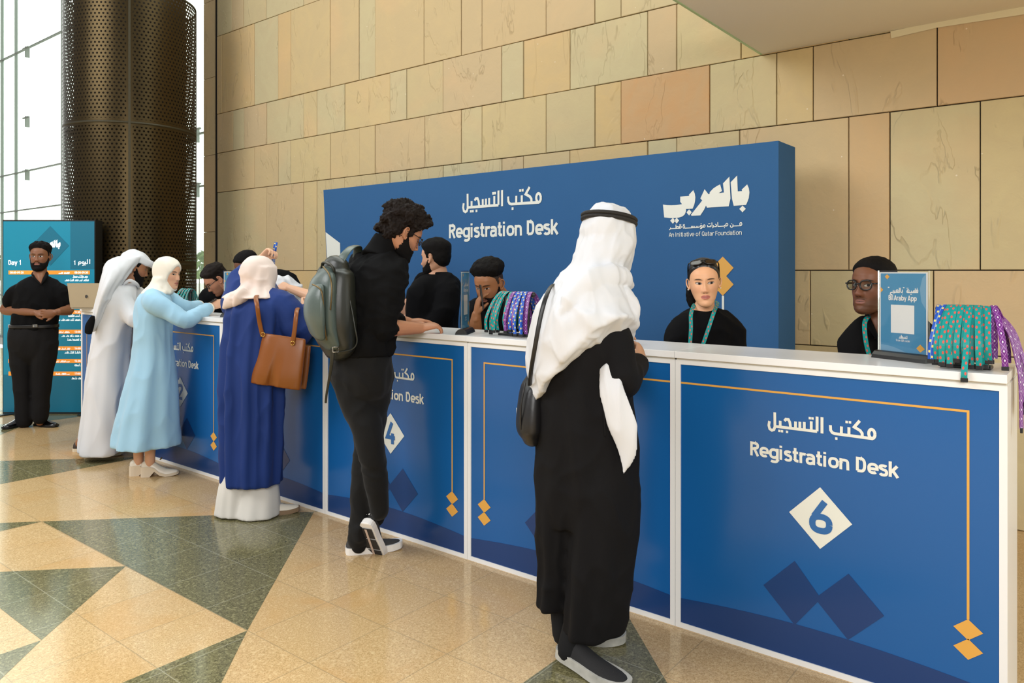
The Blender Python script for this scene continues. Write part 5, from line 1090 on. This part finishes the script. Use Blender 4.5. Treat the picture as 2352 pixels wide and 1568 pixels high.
def staff():
    # man in glasses leaning in, far left
    d = 6.75; P = lambda x, y, dd=0.: at(x, y, d+dd); s_, fw = FW*.5+RT*.85, RT*-.5+FW*-.85
    p = Person('man with dark hair and glasses stooping behind the desk, left of the navy dress', P(505, 1050), skin_mat('rosy_skin', 'bd8466', '9a6052', stub=.45, stubc='4a3226')); p.root.location.z = 0
    H = Head(P(497, 643, -.15), -RT*.62-FW*.40-UP*.62, size=1.0); p.head = H; p.soft.tube([P(502, 648, -.12), P(512, 668, -.02), P(516, 690, .04)], [.058, .062, .1], 14)
    torso(p, JET, [(P(512, 664, -.03), .07, .07, 0), (P(510, 674, .0), .16, .11, 0), (P(508, 700, .04), .21, .14, .003), (P(512, 760, .15), .20, .14, .005), (P(514, 830, .2), .20, .15, .005)], RT, FW, [([P(480, 682, .0), P(475, 705, -.05), P(478, 735, -.12)], [.085, .075, .06]), ([P(540, 682, .0), P(552, 715, -.06), P(545, 735, -.2)], [.085, .075, .06])], 101)
    legs(p, TROUS, P(514, 800, .2), RT, .95)
    for x in (480, 545): limb(p.fine, [P(x, 730, -.12), P(x+10, 745, -.3)], [.045, .03]); hand(p.fine, P(x+10, 745, -.3), RT*.2-FW*.9, UP, 1 if x > 500 else -1)
    p.part('hair', [HAIR2], H.shell(hair_fn(.028, .004, HL, .012), .008, 45, 4)); glasses(p, H, GLASSRIM, LENS); p.finish()
    # man in black shirt beyond the headscarf
    d = 6.5; P = lambda x, y, dd=0.: at(x, y, d+dd)
    sk = skin_mat('dark_brown_skin', '6b432c', '7a4a3e'); p = Person('man in black tee with short black hair stooping behind the woman in navy', P(625, 1050), sk); p.root.location.z = 0
    H = Head(P(567, 612, -.1), -RT*.55-FW*.6-UP*.50, size=1.0); p.head = H; p.soft.tube([P(572, 620, -.07), P(590, 640, .0), P(608, 655, .02)], [.06, .064, .1], 14)
    S = P(662, 648, .02); E = P(682, 690, -.02)
    torso(p, JET, [(P(596, 636, -.02), .08, .08, 0), (P(612, 640, .0), .20, .12, 0), (P(620, 665, .03), .225, .15, .003), (P(630, 730, .1), .20, .14, .005), (P(632, 830, .15), .2, .15, .005)], RT, FW, [([P(630, 642, .02), S, mid(S, E, .8)], [.09, .088, .078]), ([P(590, 660, .0), P(570, 690, -.1)], [.085, .07])], 102)
    limb(p.fine, [mid(S, E, .6), E, P(670, 722, -.18), P(655, 730, -.3)], [.05, .05, .042, .03]); hand(p.fine, P(655, 730, -.3), -RT*.4-FW*.8, UP, 1); limb(p.fine, [P(570, 690, -.1), P(575, 728, -.25)], [.045, .03]); hand(p.fine, P(575, 728, -.25), -FW*.9-RT*.2, UP, -1)
    legs(p, TROUS, P(632, 800, .15), RT, .95); p.part('hair', [HAIR], H.shell(hair_fn(.016, .006), .002, 60, 4)); p.finish()
    # man handing over the lanyard, mostly hidden by the backpack wearer
    d = 5.75; P = lambda x, y, dd=0.: at(x, y, d+dd)
    p = Person('man reaching an arm out from behind the man with the backpack', P(838, 1050, .2), skin_mat('pale_skin', 'd0a283', 'a76a5c', stub=.3)); p.root.location.z = 0
    H = Head(P(832, 640, .0), -RT*.8-FW*.3-UP*.25, size=.98); p.head = H; p.soft.tube([P(836, 650), P(842, 672), P(845, 690)], [.056, .06, .1], 14)
    S = P(800, 690, -.02); E = P(748, 694, -.02); W = P(664, 661, .12)
    torso(p, JET, [(P(842, 668), .07, .07, 0), (P(842, 676), .16, .10, 0), (P(842, 700, .02), .20, .14, .003), (P(842, 760, .06), .19, .14, .005), (P(842, 850, .1), .19, .15, .005)], RT, FW, [([P(822, 684), S, mid(S, E, .6)], [.085, .08, .068]), ([P(865, 686, .02), P(888, 720, .0), P(885, 745, -.08)], [.08, .07, .05])], 103)
    limb(p.fine, [mid(S, E, .4), E, mid(E, W, .4), mid(E, W, .8), W], [.05, .048, .047, .035, .028]); hand(p.fine, W, W-E-UP*.02, -FW*.6+UP*.6, -1, (.8, .9, .5), (.5, .5), 1.02)
    limb(p.fine, [P(885, 742, -.07), P(875, 750, -.2)], [.04, .03]); hand(p.fine, P(875, 750, -.2), -FW, UP, 1); legs(p, TROUS, P(842, 820, .1), RT, .95); p.part('hair', [HAIR2], H.shell(hair_fn(.02, .008), .004, 50, 2)); p.finish()
    # man in black jacket, standing, turned away
    d = 5.45; P = lambda x, y, dd=0.: at(x, y, d+dd); fw = -RT*.72+FW*.69; s_ = RT*.69+FW*.72
    p = Person('bearded man in black jacket standing before the backdrop, face turned left', P(1000, 1050), skin_mat('light_tan_skin', 'c9987a', 'a3685a', stub=.55)); p.root.location.z = 0
    H = Head(P(998, 592, .0), -RT*.86+FW*.42-UP*.06, size=1.02); p.head = H; p.soft.tube([P(1003, 600), P(1010, 628), P(1008, 645)], [.058, .06, .1], 14)
    torso(p, JET, [(P(1010, 628), .07, .07, 0), (P(1006, 637), .16, .10, 0), (P(1000, 660), .225, .135, .002), (P(996, 700), .225, .15, .004), (P(994, 760), .21, .15, .006), (P(994, 850), .22, .16, .006), (P(994, 900), .22, .16, .006)], s_, fw, [([P(1022, 652, -.06), P(1028, 680, -.14), P(1008, 735, -.16), P(945, 742, -.08)], [.09, .09, .078, .05]), ([P(975, 650, .1), P(955, 690, .2), P(935, 735, .15)], [.085, .08, .06])], 104, 'jacket')
    c = MB(); drape(c, [(P(1010, 624), .066, .066, 0), (P(1010, 634), .076, .074, 0)], s_, fw, folds_fn(3, 1)); p.cloth('collar', JET, c, .008, 1)
    limb(p.fine, [P(952, 742, -.09), P(935, 728, -.06)], [.03, .027]); hand(p.fine, P(937, 722, -.06), UP*.8-RT*.3, -FW, -1, (.4, .5, .3)); limb(p.fine, [P(940, 730, .16), P(930, 745, .1)], [.035, .027]); hand(p.fine, P(930, 745, .1), -RT*.8, UP, 1)
    legs(p, TROUS, P(996, 850), s_, .92); p.part('hair', [HAIR], H.shell(hair_fn(.026, .010, HL, .012), .004, 40, 6)); p.part('beard', [HAIR], H.shell(beard_fn(.004, 1.4), .001, 120, 4)); p.finish()
    # man with curly high-top hair, looking down
    d = 4.72; P = lambda x, y, dd=0.: at(x, y, d+dd); s_, fw = RT*.95+FW*.25, FW*.95-RT*.25
    p = Person('man with high black curly hair looking down behind a bundle of lanyards', P(1150, 1050, .05), skin_mat('warm_brown_skin', '96633f', '8f574a', gaze=(0, -.003), stub=.35, eye=.7)); p.root.location.z = 0
    H = Head(P(1122, 652, -.05), -RT*.42-FW*.80-UP*.34, size=1.02); p.head = H; p.soft.tube([P(1132, 660, -.01), P(1156, 692, .03), P(1158, 715, .06)], [.06, .063, .1], 14)
    torso(p, JET, [(P(1157, 688, .05), .075, .075, 0), (P(1154, 697, .05), .17, .11, 0), (P(1150, 722, .06), .215, .145, .003), (P(1150, 775, .08), .205, .15, .005), (P(1150, 860, .1), .2, .15, .005)], s_, fw, [([P(1100, 715, .03), P(1085, 745, -.02), P(1092, 790, -.12)], [.09, .08, .06]), ([P(1200, 712, .08), P(1222, 755, .06), P(1210, 795, -.06)], [.09, .08, .06])], 105)
    c = MB(); c.tube([P(1120, 712, -.06), P(1150, 688, .0), P(1180, 682, .06), P(1186, 690, .1)], [.016, .022, .022, .014], 10); p.part('collar', [KNIT], c)
    W = P(1094, 722, -.2); limb(p.fine, [P(1090, 785, -.1), P(1092, 750, -.16), W], [.045, .04, .028]); hand(p.fine, W, UP*.9+RT*.15, -FW*.3-RT*.9, 1, (.4, .4, .2), (.5, .5)); limb(p.fine, [P(1210, 790, -.05), P(1190, 800, -.2)], [.045, .03]); hand(p.fine, P(1190, 800, -.2), -RT*.6-FW*.6, UP, 1)
    legs(p, TROUS, P(1150, 850, .1), s_, .95)
    ht = H.shell(hair_fn(.042, .004, [(0, .072), (.5, .068), (.8, .056), (1.05, .044), (1.5, .036), (2.0, .03), (3.15, .0)], .004, .035), .006, 60, 8); p.cloth('hair', HAIR, ht, .005, 1, [lambda q: .003*noise.noise(q*150)]); p.part('fade', [mat('hair_fade', '2a1b13', .7)], H.shell(hair_fn(.003, .0016), 0)); p.part('beard', [HAIR], H.shell(beard_fn(.008, 1.7), .001, 120, 4)); p.finish()
    ph = thing('phone', 'dark phone held up by the man with high curly hair', 'phone', P(1105, 690, -.24)); m_ = MB(); c0 = P(1106, 682, -.235); rot = Matrix.Rotation(YAW+.12, 3, 'Z') @ Matrix.Rotation(-.12, 3, 'Y'); v0 = MB().box((-.004, -.037, -.075), (.004, .037, .075), bev=.003); m_.add([c0+rot @ v for v in v0.v], v0.f); m_.build('case', [mat('phone_case', '2a2420', .3)], ph); s2 = MB(); s2.add([c0+rot @ Vector(v) for v in ((.0045, -.034, -.07), (.0045, .034, -.07), (.0045, .034, .07), (.0045, -.034, .07))], [(0, 1, 2, 3)]); s2.build('screen', [mat('phone_glass', '101318', .08)], ph)
    # young woman with sunglasses on her hair
    d = 3.86; P = lambda x, y, dd=0.: at(x, y, d+dd); s_, fw = RT, FW
    p = Person('woman in black sweater with sunglasses on her hair and a teal lanyard', P(1618, 1050, .05), skin_mat('golden_tan_skin', 'dfa981', 'b25f58', gaze=(-.004, -.001), brow='2a1a10', warm='cf8468', liner=1, brow_w=.85, eye=1.0, full=1.12)); p.root.location.z = 0
    H = Head(P(1617, 648, -.02), -RT*.20-FW*.97-UP*.06, size=.965, fem=1, roll=.06); p.head = H; p.soft.tube([P(1620, 655, .02), P(1620, 690, .02), P(1618, 705, .03), P(1616, 725, .06)], [.045, .047, .055, .09], 16)
    torso(p, JET, [(P(1618, 708, .035), .060, .058, 0), (P(1618, 714, .035), .095, .080, 0), (P(1618, 732, .04), .150, .112, .002), (P(1619, 765, .05), .168, .130, .004), (P(1620, 810, .07), .175, .14, .006), (P(1620, 900, .1), .18, .15, .006)], s_, fw, [([P(1578, 738, .04), P(1560, 768, .03), P(1553, 815, -.0)], [.055, .068, .062]), ([P(1660, 736, .04), P(1682, 766, .03), P(1687, 815, .0)], [.055, .068, .062])], 106, 'sweater', .006)
    c = MB(); c.tube([P(1618+33*math.cos(a), 716+7*math.sin(a), .035-.070*math.sin(a)) for a in [i*math.pi/8 for i in range(17)]], .008, 8, n=2, cap=False); p.part('neckband', [KNIT], c)
    for x, q in ((1547, 1), (1692, -1)): limb(p.fine, [P(x, 808, 0), P(x+q*30, 835, -.12)], [.045, .028]); hand(p.fine, P(x+q*30, 835, -.12), RT*q*.7-FW*.6, UP, q, k=.9)
    legs(p, TROUS, P(1620, 880, .1), s_, .95)
    hl = [(0, .076), (.3, .073), (.6, .060), (.9, .040), (1.1, .018), (1.22, .0), (1.34, -.002), (1.42, .010), (1.6, .0), (1.9, -.03), (2.4, -.06), (3.15, -.075)]
    p.part('hair', [mat('sleek_black_hair', '15100d', .32, spec=.5, bump=(260, .25, .002))], H.shell(hair_fn(.010, .007, hl, soft=.03), 0)); pt = MB(); pt.tube([H.w((.03, -.11, .0)), H.w((.055, -.12, -.03)), H.w((.066, -.10, -.075)), H.w((.062, -.09, -.12)), H.w((.05, -.09, -.16))], [.022, .03, .03, .026, .01], 14, n=5); p.cloth('ponytail', HAIR, pt, .006, 1, [lambda q: .004*noise.noise(q*70)])
    sg = Head(H.c, (H.R @ Vector((0, .50, .866))), 0, H.k); sg.R = H.R @ Matrix.Rotation(1.02, 3, 'X'); glasses(p, sg, GLASSRIM, mat('brown_lens', '2c1d0f', .1), z=.012, y=.128, w_=.030, h_=.021, fr=.003, name='sunglasses', sx=.036, round_=.7)
    er = MB(); [er.ball(H.w((sx*.083, -.008, -.036)), .0045, 8) for sx in (-1, 1)]; p.part('earring', [mat('pearl', 'e8e2d8', .2)], er)
    lanyard_neck(p, [P(1640, 690, .09), P(1648, 697, .02), P(1640, 716, -.08), P(1628, 752, -.105), P(1612, 800, -.115), P(1606, 830, -.12)], TEALB); lanyard_neck(p, [P(1602, 695, .09), P(1594, 700, .02), P(1587, 722, -.075), P(1587, 752, -.10), P(1585, 800, -.112), P(1588, 830, -.12)], TEALB); p.finish()
    # man with glasses at the right end
    d = 3.33; P = lambda x, y, dd=0.: at(x, y, d+dd); s_, fw = RT*.9+FW*.43, FW*.9-RT*.43
    p = Person('man in black polo and glasses looking left, beside the framed sign', P(2030, 1050, .1), skin_mat('dark_skin', '6d4228', '8a5a50', gaze=(-.002, .001), stub=.35)); p.root.location.z = 0
    H = Head(P(2004, 656, .0), -RT*.84-FW*.50+UP*.03, size=1.0); p.head = H; p.soft.tube([P(2010, 668, .02), P(2022, 708, .04), P(2030, 750, .04)], [.058, .060, .066], 16)
    torso(p, JET, [(P(2034, 726, .06), .082, .072, 0), (P(2036, 733, .06), .13, .09, 0), (P(2038, 755, .07), .19, .13, .002), (P(2040, 790, .08), .20, .148, .005), (P(2040, 900, .1), .195, .15, .006)], s_, fw, [([P(1985, 758, .03), P(1966, 788, -.0), P(1966, 835, -.06)], [.065, .072, .064]), ([P(2098, 750, .12), P(2122, 785, .1), P(2122, 835, .06)], [.068, .074, .066])], 107, 'polo_shirt', .006)
    c = MB(); c.tube([P(1992, 726, .02), P(1996, 742, -.04), P(2016, 778, -.085)], [.012, .016, .008], 10); c.tube([P(2060, 722, .05), P(2050, 748, -.04), P(2020, 780, -.09)], [.012, .018, .008], 10); p.soft.tube([P(2022, 712, .02), P(2020, 740, -.035), P(2018, 772, -.062)], [.05, .045, .022], 14); p.part('collar', [KNIT], c)
    for x in (1964, 2128): limb(p.fine, [P(x, 825, 0), P(x+6, 900, -.04)], [.05, .03]); hand(p.fine, P(x+6, 900, -.04), -UP*.9-FW*.1, FW, 1 if x > 2000 else -1)
    legs(p, TROUS, P(2040, 900, .1), s_, .95)
    p.part('hair', [HAIR], H.shell(hair_fn(.012, .004, HL), .0015, 80, 9)); p.part('stubble', [mat('stubble', '2a1a12', .8)], H.shell(lambda v, th: .0012 if th < .45 and -.062 < v.z < -.056 and abs(v.x) < .024 else -.004, inset=-.004)); glasses(p, H, GLASSRIM, LENS, round_=.85, w_=.025, h_=.021, fr=.003)
    lanyard_neck(p, [P(2002, 722, .0), P(1988, 735, -.06), P(1986, 760, -.105), P(1992, 800, -.125), P(2004, 835, -.13)], TEALB); p.finish()
staff()
# ------------------------------------------------------------------ things on the desk
ZT = 1.186
CLIP = mat('black_clip', '17171a', .4)
def bundle(cx, cy, hw, h, colours, where, seed, over=None, depth=.10):
    rnd = random.Random(seed)
    st = thing('lanyard_stand', 'low black stand under the bundle of lanyards '+where, 'stand', (cx, cy, ZT)); BKP = mat('black_stand', '1b1b1d', .35)
    MB().box((cx-hw*.7, cy-.035, ZT), (cx+hw*.7, cy+.035, ZT+.012), bev=.003).build('base', [BKP], st)
    for sx in (-1, 1): MB().tube([(cx+sx*hw*.5, cy, ZT+.01), (cx+sx*hw*.5, cy, ZT+h-.02)], .012, 12, n=2).build('post', [BKP], st, True)
    MB().tube([(cx-hw*.75, cy, ZT+h-.014), (cx+hw*.75, cy, ZT+h-.014)], .014, 12, n=2).build('bar', [BKP], st, True)
    n = len(colours)
    for i, cn in enumerate(colours):
        m, lab = {'t': (TEALB, 'teal lanyard with red dots in the bundle '), 'b': (BLUEB, 'blue lanyard with yellow marks in the bundle '), 'p': (PURPB, 'purple patterned lanyard in the bundle ')}[cn]
        row = rnd.random(); u = (i+.5)/n*2-1; u0 = u*hw*.78+rnd.uniform(-.006, .006); spread = 1.0+.30*row; fr = depth*(.62+.42*row); top = ZT+h-.002+.004*row; zb = ZT+.004+rnd.choice([0, 0, .004, .012, .02])
        out = u*hw*.40*row+rnd.uniform(-.008, .008); bow = .02*rnd.random()
        pts = [(cx+u0+out*.9, cy+fr*.75, zb+.01), (cx+u0+out*.8, cy+fr*.85, ZT+h*.35), (cx+u0+out*.35, cy+fr*.55, ZT+h*.82), (cx+u0, cy, top), (cx+u0+out*.45, cy-fr*.55, ZT+h*.83), (cx+u0+out*.95, cy-fr*.95-bow, ZT+h*.42), (cx+u0+out*1.08, cy-fr*1.0, zb+.012)]
        if over and i in over: pts = pts[:-1]+[(cx+u0+out, -.024, ZT+.006), (cx+u0+out, -.026, ZT-.022)]
        t = rnd.uniform(-.25, .25); o = ribbon('lanyard', [Vector(q) for q in pts], .0095, m, None, ((1, t, 0), (1, -t, .0)))
        tag(o, lab+where, 'lanyard', {'t': 'teal', 'b': 'blue', 'p': 'purple'}[cn]+' lanyards '+where); e = Vector(pts[-1])
        MB().box(e+Vector((-.011, -.004, -.010)), e+Vector((.011, .004, .004)), bev=.0015).build('clip', [CLIP], o)
bundle(-.392, .13, .112, .222, 'bbttttttttttttttttpp', 'at the right end of the desk', 3, over={11})
bundle(-2.46, .17, .145, .235, 'ptttttppbbpbbbpp', 'on desk 5', 8)
c = at(405, 700, 6.15); bundle(c.x+.05, .2, .10, .20, 'ttttttttt', 'behind the woman in pale blue', 5, depth=.07)
# purple lanyards falling over the right end
rnd = random.Random(4)
for k in range(9):
    y = .16+.012*k+rnd.uniform(-.02, .02); x = -.257+.022+.006*rnd.random()*3; zb = ZT-.10-.05*rnd.random(); 
    if k == 0: zb = ZT-.20; x = -.238
    pts = [Vector((-.36+rnd.uniform(-.01, .01), y-.03, ZT+.215)), Vector((-.315, y-.02, ZT+.20)), Vector((-.268+.01*rnd.random(), y, ZT+.13)), Vector((x-.006, y+.005, ZT+.03)), Vector((x+.004, y, ZT-.03)), Vector((x+.004+.01*rnd.random(), y, zb))]
    o = ribbon('lanyard', pts, .0095, PURPB, None, ((.3, 1, 0), (.55, 1, 0))); tag(o, 'purple patterned lanyard hanging over the right end of the desk', 'lanyard', 'purple lanyards hanging over the right end')
    e = pts[-1]; MB().box(e+Vector((-.004, -.011, -.014)), e+Vector((.004, .011, .003)), bev=.0015).build('clip', [CLIP], o)
# the lanyard held up between two hands
o = ribbon('lanyard', [at(634, 556, 5.10), at(630, 580, 5.12), at(627, 610, 5.3), at(626, 640, 5.6), at(637, 662, 5.86)], .012, BLUEB, None, (tuple(RT), tuple(RT))); tag(o, 'blue lanyard held up by the woman in navy, above her headscarf', 'lanyard')

ACR = bpy.data.materials.new('clear_acrylic'); ACR.use_nodes = True; n = N(ACR); tr = n.new('BsdfTransparent'); tr.inputs[0].default_value = (.97, .98, .98, 1); gl = n.new('BsdfGlossy'); gl.inputs['Roughness'].default_value = .04
lw = n.new('LayerWeight'); lw.inputs[0].default_value = .3; ms = n.new('MixShader'); n.put(ms.inputs[0], n.m('ADD', n.m('MULTIPLY', lw.outputs['Fresnel'], .6), .03)); n.put(ms.inputs[1], tr.outputs[0]); n.put(ms.inputs[2], gl.outputs[0]); n.t.links.new(ms.outputs[0], n.t.nodes['Material Output'].inputs[0])
SIGNB = mat('sign_blue', '4c93bd', .4); SIGNL = mat('sign_pale_blue', '78aacb', .4); SIGNW = mat('sign_white', 'f4f4f2', .4); SIGNO = mat('sign_gold', 'f0b04e', .4)
def sign(L, R, lab, text=True):
    L, R = Vector(L), Vector(R); ax = (R-L); W = ax.length; ax.normalize(); nrm = Vector((ax.y, -ax.x, 0)); z0 = ZT+.022; Hh = .318; o = thing('sign_holder', lab, 'sign', mid(L, R)-UP*((L.z+R.z)/2-ZT))
    L.z = R.z = 0
    def T(u, v, d=0.): return L+ax*(u*W)+UP*(z0+v*Hh)+nrm*d
    def q(mb, u0, v0, u1, v1, d): mb.poly([T(u0, v0, d), T(u1, v0, d), T(u1, v1, d), T(u0, v1, d)])
    a = MB(); vs = [T(u, v, d) for d in (-.004, .004) for u, v in ((-.03, -.03), (1.03, -.03), (1.03, 1.02), (-.03, 1.02))]; a.add(vs, [(3, 2, 1, 0), (4, 5, 6, 7)]+[(i, (i+1) % 4, (i+1) % 4+4, i+4) for i in range(4)]); a.build('acrylic_frame', [ACR], o)
    s0 = MB(); q(s0, 0, 0, 1, 1, .0015); q(s0, 0, 0, 1, 1, -.0015); pc = s0.build('printed_card', [SIGNW], o)
    s1 = MB(); q(s1, .025, .018, .975, .985, .0018); q(s1, .025, .018, .975, .985, -.0018); s1.build('blue_print', [SIGNB], pc)
    s2 = MB(); s2.poly([T(.025, .018, .0021)]+[T(.025+.6*t, .10-.09*t*t, .0021) for t in (0, .25, .5, .75, .95)]); s2.poly([T(.975, .55, .0021), T(.88, .65, .0021), T(.85, .8, .0021), T(.9, .93, .0021), T(.975, .985, .0021)]); s2.build('pale_motif', [SIGNL], pc)
    s3 = MB(); s3.poly([T(x, y, .0024) for x, y in ((.78, .09), (.86, .045), (.95, .09), (.86, .14))]); s3.poly([T(x, y, .0024) for x, y in ((.025, .745), (.085, .78), (.025, .815))]); s3.poly([T(x, y, .0024) for x, y in ((.17, .975), (.22, .945), (.17, .91), (.12, .945))]); s3.build('gold_motif', [SIGNO], pc)
    s4 = MB(); q(s4, .25, .255, .74, .60, .0024); s4.build('white_panel', [SIGNW], pc)
    s5 = MB(); sc = .58/text_width('BilAraby App'); write(s5, 'BilAraby App', lambda u, v: T(.20+u*sc, .655+v*sc*W/Hh*1.15, .0024), .2)
    # two words of Arabic headline
    A = [ell(640, 40, 14, 26), [(660, 12), (560, 8)], [(600, 90), (600, 10)], ell(575, 26, 20, 16), [(520, 45), (520, 8)], [(560, 8), (430, 4)], ell(450, 36, 20, 26), [(430, 4), (415, 26)],
         [(330, 60), (330, 8), (290, 4)], [(290, 95), (290, 4)], [(262, 95), (262, 2), (120, 2)], ell(215, 32, 20, 22), [(165, 40), (155, -20)], [(130, 45), (130, 2)], [(120, 2), (70, -6), (60, -40), (110, -48)], [(350, 110), (350, 88)], [(365, 110), (365, 88)], [(20, 110), (20, 88)], [(35, 110), (35, 88)]]
    k = .64/660; draw_arabic(s5, (A, [(520, -28), (500, -28), (445, 90), (425, 90), (330, -28), (130, -28), (90, -75), (110, -75), (640, 92)]), lambda u, v: T(.18+u*k, .752+v*k*W/Hh*.95, .0024), 19, 15)
    sc = .30/text_width('Scan QR code'.replace('R', 'R')); write(s5, 'Scan QR code', lambda u, v: T(.36+u*sc, .155+v*sc*W/Hh, .0024), .14)
    B_ = [[(200, 0), (0, 0)]]+[[(x, 0), (x, y)] for x, y in ((190, 60), (150, 40), (120, 30), (95, 30), (60, 70), (30, 40))]+[ell(75, 22, 12, 18)]; draw_arabic(s5, (B_, []), lambda u, v: T(.42+u*.0009, .195+v*.0009*W/Hh, .0024), 16, 12)
    s5.build('lettering', [SIGNW], pc)
    b = MB(); prof = [(-.034, 0), (.034, 0), (.030, .014), (.018, .026), (.008, .030), (-.008, .030), (-.018, .026), (-.030, .014)]
    rs = [[L+ax*(u*W)+nrm*x+UP*(ZT+z) for x, z in prof] for u in (-.06, 1.06)]; b.rings(rs); b.build('base', [BLACK], o)
sign((*at(2021, 720, 3.0).xy, 0), (*at(2131, 720, 2.81).xy, 0), 'framed blue app sign on a black base at the right end of the desk')
sign((*at(1060, 700, 4.06).xy, 0), (*at(1077, 700, 4.25).xy, 0), 'framed blue sign seen almost edge-on beside the bundle of lanyards')
sign((*at(515, 690, 5.62).xy, 0), (*at(560, 690, 5.56).xy, 0), 'framed blue sign left of the blush headscarf, behind the woman in navy')
# laptop at the far left end of the desk
lo = thing('laptop', 'silver laptop with raised lid at the far left end of the desk', 'laptop', (*at(200, 710, 6.75).xy, ZT)); SIL = mat('silver_aluminium', 'b3ab9a', .4, .5)
c0 = at(203, 712, 6.78); c0.z = ZT; ax = RT; nr = -FW
def LP(u, v, w_): return c0+ax*u+nr*v+UP*w_
b = MB(); vs = [LP(u, v, w_) for w_ in (0, .016) for u, v in ((-.16, -.23), (.16, -.23), (.16, -.01), (-.16, -.01))]; BOXF = [(3, 2, 1, 0), (4, 5, 6, 7), (0, 1, 5, 4), (1, 2, 6, 5), (2, 3, 7, 6), (3, 0, 4, 7)]; b.add(vs, BOXF).build('keyboard_base', [SIL], lo)
b = MB(); vs = [LP(u, v+s_*.006, w_) for s_ in (0, 1) for u, v, w_ in ((-.16, 0, .016), (.16, 0, .016), (.16, .05, .235), (-.16, .05, .235))]; lid = b.add(vs, BOXF).build('lid', [SIL], lo)
lg = MB(); lg.poly([LP(.012*math.cos(a), .034, .115+.016*math.sin(a)) for a in [i*.5236 for i in range(12)]]); lg.build('round_mark', [mat('dark_mark', '3c3a38', .4)], lid)
# white cloth bundle and phone
wb_ = MB(); wb_.tube([at(618, 690, 5.9), at(640, 668, 6.0), at(660, 672, 6.05), at(690, 700, 6.0), at(702, 716, 5.95)], [(.06, .06), (.11, .09), (.12, .10), (.085, .08), (.03, .04)], 20, n=5); me = remesh(wb_.mesh(), .01, 2); displace(me, [wrinkles(.012, (9, 9, 9), 77)]); tag(link('cloth_bag', me, [WHITE_COT], None, True), 'crumpled white cloth bag on the desk behind the raised blue lanyard', 'bag')
kb = MB(); kb.tube([at(640, 688, 5.72), at(668, 694, 5.75), at(694, 716, 5.75)], [(.03, .04), (.05, .055), (.03, .04)], 16, n=5); tag(kb.build('pouch', [mat('black_pouch', '121213', .5)], None, True), 'black rounded pouch lying on the desk right of the woman in navy', 'pouch')
for k in range(3):
    o = ribbon('lanyard', [at(622+6*k, 668, 5.60), at(634+5*k, 676, 5.58), at(642+4*k, 694, 5.58), at(646+4*k, 712, 5.6)], .0095, PURPB, None, (tuple(RT), tuple(RT))); tag(o, 'purple lanyard beside the black pouch, right of the blush headscarf', 'lanyard', 'purple lanyards beside the black pouch')
ph = thing('phone', 'dark phone in the hands of the woman in pale blue', 'phone', at(478, 695, 5.85)); c0 = at(476, 697, 5.82); m_ = MB(); rot = Matrix.Rotation(YAW+.5, 3, 'Z') @ Matrix.Rotation(-.5, 3, 'Y'); v0 = MB().box((-.075, -.036, -.004), (.075, .036, .004), bev=.003); m_.add([c0+rot @ v for v in v0.v], v0.f).build('case', [mat('phone_case', '2a2420', .3)], ph); s2 = MB(); s2.add([c0+rot @ Vector(v) for v in ((-.07, -.032, .0045), (.07, -.032, .0045), (.07, .032, .0045), (-.07, .032, .0045))], [(0, 1, 2, 3)]); s2.build('screen', [mat('phone_glass', '101318', .08)], ph)
